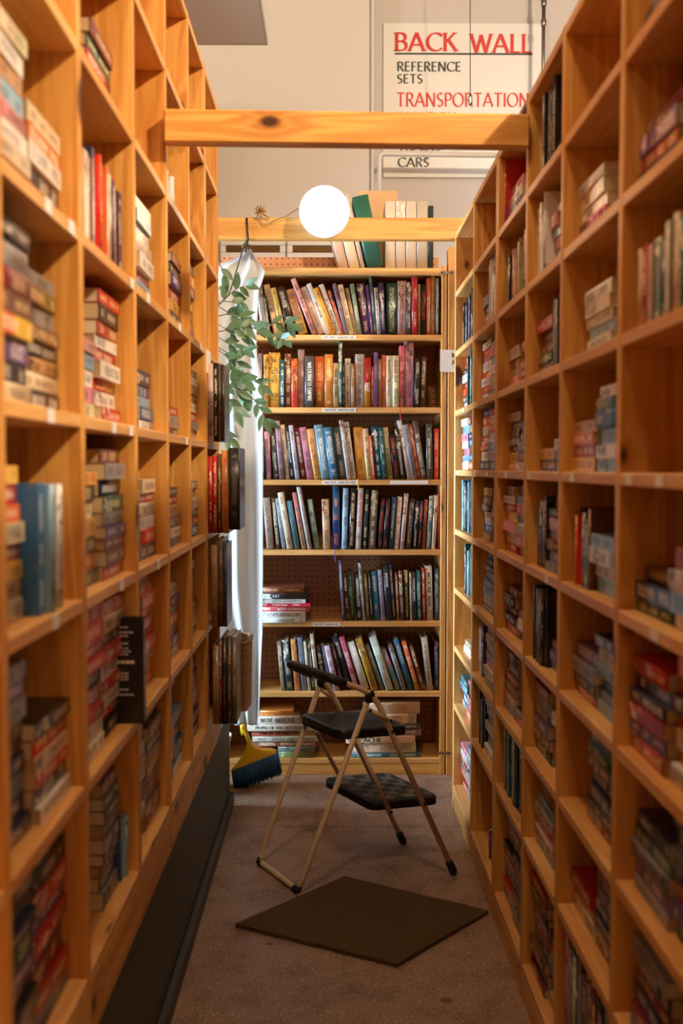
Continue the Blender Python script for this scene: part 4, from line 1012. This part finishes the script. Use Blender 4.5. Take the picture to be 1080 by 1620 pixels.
# flat panel hung under the ceiling, top left
hz = 3.24
e0 = on_z(300, 70, hz); e1 = on_z(421, 70, hz)
pn = empty('ceiling_panel', (e1.x-.6, e1.y-1.0, hz), (0, 0, 0), 'grey suspended ceiling panel at the upper left above the shelves', 'ceiling panel')
m = MB(); m.box((-.9, -1.2, 0), (.6, 1.0, .035), None, .003); m.build('tile', M['panel'], pn)
m = MB()
for (a, b) in (((-.905, 1.0), (.605, 1.008)), ((.6, -1.2), (.608, 1.0)), ((-.908, -1.2), (-.9, 1.0)), ((-.905, -1.208), (.605, -1.2))): m.box((a[0], a[1], -.002), (b[0], b[1], .04), None, .001)
m.build('edge_trim', M['white'], pn)
m = MB()
for (x_, y_) in ((-.8, -1.1), (-.8, .9), (.5, -1.1), (.5, .9)): m.tube([(x_, y_, .035), (x_, y_, CZ-hz)], .003, 6)
m.build('hanger', M['steel'], pn)
# slotted vents low on the back wall
for (xa, xb_, lab) in ((358, 443, 'white slotted wall vent left of the globe lamp, above the pegboard'), (463, 556, 'white slotted wall vent partly behind the globe lamp')):
    a, b = at(xa, 394, 5.35), at(xb_, 394, 5.35); zc = at(400, 395.5, 5.35).z; zc1 = at(400, 386, 5.35).z
    v = empty('wall_vent', ((a.x+b.x)/2, 5.35, zc), (0, 0, 0), lab, 'vent'); hw = (b.x-a.x)/2
    m = MB(); m.box((-hw-.03, -.03, .018), (hw+.03, -.0005, .045), None, .004); m.box((-hw-.03, -.03, -.06), (hw+.03, -.0005, -.018), None, .004)
    m.box((-hw-.03, -.03, -.018), (-hw, -.0005, .018), None, .002); m.box((hw, -.03, -.018), (hw+.03, -.0005, .018), None, .002); m.build('frame', M['white'], v)
    m = MB(); m.box((-hw, -.008, -.018), (hw, -.001, .018)); m.build('recess', M['dark_steel'], v)
    m = MB()
    for q in (-.009, .0, .009): m.box((-hw, -.026, q-.0012), (hw, -.008, q+.0012))
    m.build('slat', M['brass'], v)
# side shelf edge labels
def edge_label(unit, X, px, py, w_=.045, h_=.017, mat='paper'):
    sd = -1 if X < 0 else 1; Z = ZL if sd < 0 else ZR
    P = on_x(px, py, X); z = min(Z, key=lambda q: abs(q-T/2-P.z))-T/2
    o = unit.location; m = MB(); m.box(Vector((min(X, X-sd*.0012), P.y-w_/2, z-h_/2))-o, Vector((max(X, X-sd*.0012), P.y+w_/2, z+h_/2))-o); m.build('shelf_label', M[mat], unit)
for (px, py) in ((75, 290), (112, 325), (80, 650), (180, 660), (207, 655), (208, 385), (234, 445), (284, 490), (192, 905), (88, 985), (295, 678), (317, 526), (250, 870)): edge_label(uLn, XL, px, py, .032, .02)
for (px, py) in ((995, 775), (1043, 778), (838, 752), (905, 757), (865, 905), (800, 748), (1035, 1025)): edge_label(uRn, XR, px, py, .034, .016)
for (px, py) in ((725, 742), (770, 745), (733, 640)): edge_label(uRf, XR, px, py, .05, .013)
Pl = on_x(334, 553, XL+.01); 
m = MB(); m.box((XL+.0005, Pl.y-.05, ZL[4]-.075), (XL+.0025, Pl.y+.05, ZL[4]-.002)); m2 = m.build('hanging_tag', M['paper'], uLf); m2.location = -uLf.location

# ------------------------------------------------------------------ folding step stool
g = lambda px, py, z: on_z(px, py, z)
Af, Bf = Vector((-.239, 3.27, .010)), Vector((-.106, 3.03, .010)); Cf, Df = Vector((.387, 3.17, .012)), Vector((.242, 3.43, .012))
Af = g(409, 1362, .01); Bf = g(472, 1409, .01); Cf = g(717, 1379, .012); Df = g(638, 1332, .012)
def in_plane(px, py, P, Q):
    n = Vector((Q.y-P.y, P.x-Q.x, 0)); d = ray(px, py); c0 = Vector((0, 0, CAM_H)); t = (P-c0).dot(n)/d.dot(n); return c0+d*t
NP = lambda px, py: in_plane(px, py, Bf, Cf); FP = lambda px, py: in_plane(px, py, Af, Df)
off = (Af-Bf)
Ctop = NP(591, 1097); Ncor = FP(455, 1050)-off; Fcor = FP(453, 1049); Dtop = FP(515, 1076)
Ncor = Vector((Ncor.x, Ncor.y, Fcor.z))
st = empty('step_stool', ((Af+Bf+Cf+Df)/4)*Vector((1, 1, 0)) if False else Vector((sum(p.x for p in (Af, Bf, Cf, Df))/4, sum(p.y for p in (Af, Bf, Cf, Df))/4, 0)), (0, 0, 0),
           'tan tube folding step stool with black padded seat standing on the floor', 'step stool')
O = st.location
loc = lambda p: Vector(p)-O
rt = .0088
hoop = fillet([loc(Cf), loc(Ctop), loc(Ncor), loc(Fcor), loc(Dtop), loc(Df)], .055, 8)
m = MB(); m.tube(hoop, rt, 14); m.build('front_frame', M['tube'], st)
At_, Bt = FP(507, 1080), NP(583, 1105)
uf = fillet([loc(At_), loc(Af), loc(Bf), loc(Bt)], .035, 8)
m = MB(); m.tube(uf, rt, 14); m.build('rear_frame', M['tube'], st)
# black grip over the top bend
gp = fillet([loc(NP(546, 1082)), loc(Ncor), loc(Fcor), loc(Dtop+(Fcor-Dtop)*.35)], .05, 8)
m = MB(); m.tube(gp, .0145, 16); m.build('handle_grip', M['grip'], st)
def foot(P, d):
    d = d.normalized(); m = MB(); m.tube([loc(P)+d*.042, loc(P)+d*.036, loc(P)+d*.004, loc(P)-d*.006], [.0095, .0125, .0135, .0105], 14); m.build('foot_cap', M['rubber'], st)
foot(Cf, Ctop-Cf); foot(Df, Dtop-Df)
for P, T_ in ((Af, At_), (Bf, Bt)):
    d = (T_-P).normalized(); out = (P-(Af+Bf)/2).normalized()
    m = MB(); c = loc(P)-out*.008; m.tube([c-out*.016+Vector((0, 0, .0)), c, c+d*.014+out*.002], [.0115, .0125, .0115], 12); m.build('foot_cap', M['rubber'], st)
# seat pad
wv = (Bf-Af); wv.z = 0; wv.normalize(); lv = (Cf-Bf); lv.z = 0; lv.normalize()
def slabpad(nm, corner_px, z, LW, LL, th, mat, r, dome=0.0, parent=st, topmat=None):
    c = on_z(*corner_px, z)                      # near corner on the near side plane
    base = loc(c)
    m = MB(); n = 8; prof = []
    def outline(ins):
        pts = []; rr = max(r-ins*.3, .004)
        for (cx, cy, a0) in ((LL-rr, rr, -90), (LL-rr, LW-rr, 0), (rr, LW-rr, 90), (rr, rr, 180)):
            for i in range(n+1):
                a = math.radians(a0+90*i/n); pts.append((cx+rr*math.cos(a), cy+rr*math.sin(a)))
        cx, cy = LL/2, LW/2
        return [(cx+(p[0]-cx)*(1-2*ins/LL), cy+(p[1]-cy)*(1-2*ins/LW)) for p in pts]
    rings = [(.010, 0), (.001, .0), (0, .004), (0, th-.008), (.003, th-.003), (.009, th), (.03, th+dome*.45), (.06, th+dome*.8), (.09, th+dome)] if dome else [(.004, 0), (0, .003), (0, th-.003), (.003, th)]
    idx = []
    for ins, zz in rings:
        ring = []
        for p in outline(ins):
            q = base+lv*p[0]-wv*p[1]+Vector((0, 0, zz)); m.v.append(tuple(q)); ring.append(len(m.v)-1)
        idx.append((ring, outline(ins)))
    N = len(idx[0][0])
    m.face(idx[0][0][::-1], [p for p in idx[0][1]][::-1])
    for (a, pa_), (b, pb_) in zip(idx[:-1], idx[1:]):
        for i in range(N):
            j = (i+1) % N; m.face([a[i], a[j], b[j], b[i]], [pa_[i], pa_[j], pb_[j], pb_[i]], True)
    m.face(idx[-1][0], idx[-1][1]); return m.build(nm, mat, parent), c
near = .013
seat, sc_ = slabpad('seat', (534, 1171), .452, .250, .236, .030, M['vinyl'], .03, .008)
step, tc_ = slabpad('step_tread', (586, 1284), .198, .300, .235, .029, M['rubber'], .028)
# move both pads clear of the near tubes
m = MB()      # chequered rubber mat set on the step
LWm, LLm = .270, .205; b0 = loc(tc_)+lv*.015-wv*.015+Vector((0, 0, .0292))
q = [b0, b0+lv*LLm, b0+lv*LLm-wv*LWm, b0-wv*LWm]
for zz in (0, .0012):
    for p in q: m.v.append(tuple(p+Vector((0, 0, zz))))
uvq = [(0, 0), (LLm, 0), (LLm, LWm), (0, LWm)]
m.face([3, 2, 1, 0], uvq); m.face([4, 5, 6, 7], uvq)
for i in range(4): m.face([i, (i+1) % 4, 4+(i+1) % 4, 4+i])
m.build('chequered_tread', M['tread'], step)
def strut(pa_, pb_, w_=.007, side=-1):
    a, b = loc(pa_), loc(pb_); m = MB(); m.tube([a, b], [w_, w_], 8)
    return m.build('strut', M['tube'], st)
def bolts(lst):
    for P in lst:
        m = MB(); Mx = Matrix.Translation(loc(P)+wv*.009) @ wv.to_track_quat('Z', 'Y').to_matrix().to_4x4()
        m.lathe([(.0055, 0), (.005, .002), (.002, .0034)], 12, Mx); m.build('bolt', M['dark_steel'], st)
nudge = wv*.012
strut(NP(561, 1167)+nudge, NP(612, 1281)+nudge); strut(FP(500, 1158), FP(536, 1226)); strut(NP(579, 1121)+nudge, NP(610, 1137)+nudge); strut(FP(508, 1091), FP(527, 1105))
bolts([NP(561, 1166)+nudge*.3, NP(612, 1281)+nudge*1.2, NP(611, 1138)+nudge*1.2, NP(618, 1157), NP(669, 1271), NP(579, 1122)+nudge*1.2])
m = MB(); m.tube([loc(Bt)-Vector((0, 0, .012)), loc(Bt)+Vector((0, 0, .012)), loc(Ctop)], [.0125, .0135, .0115], 12); m.build('pivot_bracket', M['grip'], st)
m = MB(); m.tube([loc(At_)-Vector((0, 0, .012)), loc(At_)+Vector((0, 0, .010)), loc(Dtop)], [.0125, .0135, .0115], 12); m.build('pivot_bracket', M['grip'], st)

# ------------------------------------------------------------------ floor mat
c4 = [on_z(p[0], p[1], .012) for p in ((372, 1461), (545, 1386), (773, 1440), (628, 1524))]
cc = sum(c4, Vector())/4; cc.z = 0
m = MB(); pts = []
for i in range(4):
    a, b = c4[i]-cc, c4[(i+1) % 4]-cc
    for k2 in range(14):
        p = a.lerp(b, k2/14); w_ = R.uniform(-.0012, .0012); pts.append((p.x+w_, p.y+w_))
m.prism(pts, .0005, .012); rug = m.build('floor_mat', M['rug'], None, cc); tag(rug, 'dark brown rectangular carpet mat lying askew on the concrete floor', 'mat')

# ------------------------------------------------------------------ broom
bY = 3.99
def bp(px, py, dy=0): return at(px, py, bY+dy)
bo = bp(405, 1245); bo = Vector((bo.x, bY, 0))
br = empty('broom', bo, (0, 0, 0), 'yellow angled broom with blue bristles leaning behind the plinth', 'broom')
capx = [(366, 1217), (374, 1208), (383, 1196), (388, 1186), (391, 1174), (386, 1158), (380, 1149), (386.5, 1147), (391, 1157), (396.5, 1172), (403, 1180), (414, 1184), (428, 1184), (437, 1187), (437.5, 1193), (400, 1206), (367, 1219.5)]
def profile_solid(nm, px, half, mat, bev=.006):
    m = MB(); P = [bp(*p)-bo for p in px]; n = len(P)
    cx = sum(p.x for p in P)/n; cz = sum(p.z for p in P)/n
    lay = [(-half, .86), (-half*.75, .96), (0, 1.0), (half*.75, .96), (half, .86)]; base = 0; rings = []
    for (dy, s_) in lay:
        ring = []
        for i, p in enumerate(P):
            a = P[(i-1) % n]; b = P[(i+1) % n]; tx, tz = b.x-a.x, b.z-a.z; l = math.hypot(tx, tz); nx, nz_ = tz/l, -tx/l
            ins = (1-s_)*.028
            m.v.append((p.x+nx*ins*ORI, dy, p.z+nz_*ins*ORI)); ring.append(len(m.v)-1)
        rings.append(ring)
    m.face(rings[0]); m.face(rings[-1][::-1])
    for a, b in zip(rings[:-1], rings[1:]):
        for i in range(n): j = (i+1) % n; m.face([a[i], b[i], b[j], a[j]], None, True)
    return m.build(nm, mat, br)
ar = sum(capx[i][0]*capx[(i+1) % len(capx)][1]-capx[(i+1) % len(capx)][0]*capx[i][1] for i in range(len(capx)))
ORI = 1 if ar > 0 else -1
profile_solid('broom_head', capx, .021, M['yellow'])
m = MB()
t = NT('blue_bristles'); nz = t.noise(t.mapn(t.obj(), (260, 40, 12)), 1, 3); t.set(t.mix(nz, srgb((34, 92, 140)), srgb((16, 44, 74))), .6); M['bristle'] = t.m
top = [(367, 1218), (437.5, 1190)]; bot = [(372, 1248), (445, 1222)]
for rw in range(7):
    for k2 in range(60):
        u = (k2+R.uniform(-.3, .3))/59; u = min(1, max(0, u)); dy = -.019+.038*rw/6
        a = bp(top[0][0]+(top[1][0]-top[0][0])*u, top[0][1]+(top[1][1]-top[0][1])*u)-bo; b = bp(bot[0][0]+(bot[1][0]-bot[0][0])*u+R.uniform(-1.5, 1.5), bot[0][1]+(bot[1][1]-bot[0][1])*u+R.uniform(-2, 2))-bo
        b.z = max(b.z, .001-0); a.z += .004; b.y = dy*1.7+R.uniform(-.006, .006); a.y = dy; mid = (a+b)/2+Vector((0, dy*.3, 0))
        m.tube([a, mid, b], [.0022, .0024, .0016], 4)
m.build('bristles', M['bristle'], br)
m = MB(); h0 = bp(386, 1157)-bo; h1 = bp(372, 1080)-bo; d = (h1-h0).normalized(); m.tube([h0-d*.01, h0+d*.9+Vector((0, .0, 0))], .0105, 14); m.build('handle', M['yellow'], br)
m = MB(); m.tube([h0-d*.012, h0+d*.035], [.015, .0125], 14); m.build('socket', M['yellow'], br)
# white bin behind the plinth end
bn = empty('waste_bin', (-.492, 3.93, 0), (0, 0, 0), 'white plastic bin mostly hidden behind the end of the plinth', 'bin')
m = MB(); m.lathe([(.07, 0), (.074, .004), (.086, .19), (.09, .215), (.093, .22), (.093, .226), (.087, .226), (.083, .2), (.07, .01), (.01, .008)], 32); m.build('body', M['white'], bn)

# ------------------------------------------------------------------ curtain
t = NT('thin_white_cloth'); nz = t.noise(t.obj(), 600, 2)
tr = t.n('ShaderNodeBsdfTranslucent'); tr.inputs[0].default_value = (*srgb((226, 236, 240)), 1); mx = t.n('ShaderNodeMixShader'); mx.inputs[0].default_value = .5
t.set(srgb((240, 242, 240)), .85, spec=.1); t.bump(nz, .1, .0006); t.link(t.b.outputs[0], mx.inputs[1]); t.link(tr.outputs[0], mx.inputs[2]); t.link(mx.outputs[0], t.out.inputs[0]); M['cloth'] = t.m
cY = 3.90
right = [(396, 392), (402, 404), (411, 418), (419, 430), (415, 445), (409, 462), (408, 500), (406, 545), (408, 570), (414, 600), (416, 650), (416, 900), (415, 1000), (412, 1060), (410, 1120), (409, 1147)]
left = [(389, 392), (380, 404), (362, 412), (345, 418), (335, 430), (325, 470), (318, 520), (316, 600), (315, 700), (315, 850), (316, 900), (320, 960), (336, 1030), (350, 1075), (358, 1110), (363, 1146)]
def samp(lst, v):
    x = v*(len(lst)-1); i = min(int(x), len(lst)-2); f = x-i; return (lst[i][0]*(1-f)+lst[i+1][0]*f, lst[i][1]*(1-f)+lst[i+1][1]*f)
NV, NU = 110, 72; m = MB(); co = at(388, 392, cY)
for j in range(NV+1):
    v = j/NV; a = samp(left, v); b = samp(right, v); amp = .003+.010*min(1, v*3.2)
    for i in range(NU+1):
        u = i/NU; ph = u*2*math.pi*2.6+.9*math.sin(v*3.1)+.5*math.sin(v*9+u*4)
        Y = cY+amp*(math.sin(ph)*.75+.22*math.sin(ph*1.9+1.3+v*4))+.006*math.sin(v*26+u*9)*(1-abs(2*u-1))
        P = at(a[0]+(b[0]-a[0])*u, a[1]+(b[1]-a[1])*u+1.5*math.sin(u*9)*(v > .98), cY)
        m.v.append((P.x-co.x, Y-co.y, P.z-co.z))
for j in range(NV):
    for i in range(NU):
        q = j*(NU+1)+i; m.face([q, q+NU+1, q+NU+2, q+1], None, True)
cu = m.build('curtain', M['cloth'], None, co); tag(cu, 'thin white cloth curtain hanging from one point beside the back bookcase', 'curtain')
so = cu.modifiers.new('thickness', 'SOLIDIFY'); so.thickness = .0012
# bunched top held by a brass ring
m = MB(); m.tube([(0.004+.014*math.cos(2*math.pi*i/24), .004*math.sin(2*math.pi*i/12), .004+.010*math.sin(2*math.pi*i/24)) for i in range(25)], .003, 8, False); m.build('brass_ring', M['brass'], cu)

# ------------------------------------------------------------------ artificial ficus branches
t = NT('ficus_leaf'); nz = t.noise(t.obj(), 35, 2); n2 = t.noise(t.obj(), 6, 1)
c = t.mix(nz, srgb((64, 100, 66)), srgb((108, 140, 98))); c = t.mix(t.math('MULTIPLY', t.math('SUBTRACT', n2, .45, clamp=True), 3, clamp=True), c, srgb((96, 108, 66)))
tr = t.n('ShaderNodeBsdfTranslucent'); t.link(c, tr.inputs[0]); mx = t.n('ShaderNodeMixShader'); mx.inputs[0].default_value = .25
t.set(c, .42); t.link(t.b.outputs[0], mx.inputs[1]); t.link(tr.outputs[0], mx.inputs[2]); t.link(mx.outputs[0], t.out.inputs[0]); M['leaf'] = t.m
fY = 3.60; fo = at(352, 470, fY)
fc = empty('ficus_branch', fo, (0, 0, 0), 'hanging artificial ficus branches with green leaves beside the left shelving end', 'plant')
def fp(cx, cy, dy=0): return at(320+cx/4.906, 370+cy/4.906, fY+dy)-fo
BR = [[(120, 560), (330, 690), (480, 720), (560, 790), (640, 830)], [(440, 700), (600, 690), (680, 700)], [(120, 560), (200, 480), (270, 420), (340, 400)], [(120, 880), (250, 960), (300, 1040), (340, 1110), (450, 1170)],
      [(120, 1170), (260, 1190), (350, 1230), (440, 1330), (490, 1440)], [(120, 760), (330, 720), (440, 740)], [(120, 1080), (200, 1280), (260, 1380)], [(120, 900), (200, 960), (230, 1060)], [(110, 230), (140, 240), (165, 320)],
      [(120, 640), (200, 620), (290, 640), (350, 690)], [(120, 800), (180, 840), (260, 880), (330, 900)], [(100, 1500), (150, 1540), (210, 1580)], [(120, 700), (180, 740), (300, 790)], [(130, 540), (110, 470), (130, 430)], [(150, 520), (240, 530), (300, 545)],
      [(230, 1000), (260, 1090), (320, 1120)], [(250, 1190), (300, 1240), (330, 1290)]]
ms, ml = MB(), MB()
def leaf(base_, dirv, L_, W_, nrm):
    d = dirv.normalized(); s_ = d.cross(nrm).normalized(); n_ = s_.cross(d); st_ = 6; b = len(ml.v); rows = []
    for i in range(st_+1):
        u = i/st_; wd = W_*math.sin(math.pi*min(1, u*.94+.03))**.8*(1.1-.55*u); c_ = base_+d*(L_*u)+n_*(-.10*L_*(u*u)); r_ = []
        for k_, q_ in ((-1, .10), (0, 0), (1, .10)):
            r_.append(len(ml.v)); ml.v.append(tuple(c_+s_*(wd*.5*k_)+n_*(wd*q_)))
        rows.append(r_)
    for a, b_ in zip(rows[:-1], rows[1:]):
        for k_ in range(2): ml.face([a[k_], a[k_+1], b_[k_+1], b_[k_]], None, True)
for bi, path in enumerate(BR):
    dy0 = R.uniform(-.05, .04); P = smooth_path([fp(p[0], p[1], dy0+i*R.uniform(-.02, .02)) for i, p in enumerate(path)], 2)
    ms.tube(P, [.0022*(1-.6*i/(len(P)-1)) for i in range(len(P))], 6)
    Lt = sum((b-a).length for a, b in zip(P[:-1], P[1:])); acc = 0; nxt = .03; side = 1
    for a, b in zip(P[:-1], P[1:]):
        acc += (b-a).length
        if acc >= nxt:
            nxt += R.uniform(.021, .033); side = -side; d = (b-a).normalized(); up = Vector((R.uniform(-.3, .3), -1, R.uniform(-.2, .5))).normalized()
            s_ = d.cross(up).normalized()*side; leaf(b, d*.75+s_*R.uniform(.5, .9)+Vector((0, R.uniform(-.3, .3), -.25)), R.uniform(.050, .068), R.uniform(.026, .034), up)
    leaf(P[-1], (P[-1]-P[-3])+Vector((0, 0, -.003)), .066, .032, Vector((0, -1, .3)))
ms.build('stems', M['stem'], fc); ml.build('leaves', M['leaf'], fc)
hk = [fp(350, 40), fp(325, 80), fp(285, 215), fp(245, 350), fp(205, 480), fp(130, 545)]
m = MB(); m.tube(smooth_path(hk, 2), .0022, 8); m.build('hanging_wire', M['cable'], fc)
hd = empty('hanging_strap', fo+fp(335, 60), (0, 0, 0), 'short dark strap and brass ring looped over the far beam', 'strap')
a = at(392, 379, 3.775)-hd.location; b = at(388, 398, 3.86)-hd.location
m = MB(); m.tube([at(390, 345, 3.777)-hd.location, a, b], .004, 8); m.build('strap', M['dark_steel'], hd)
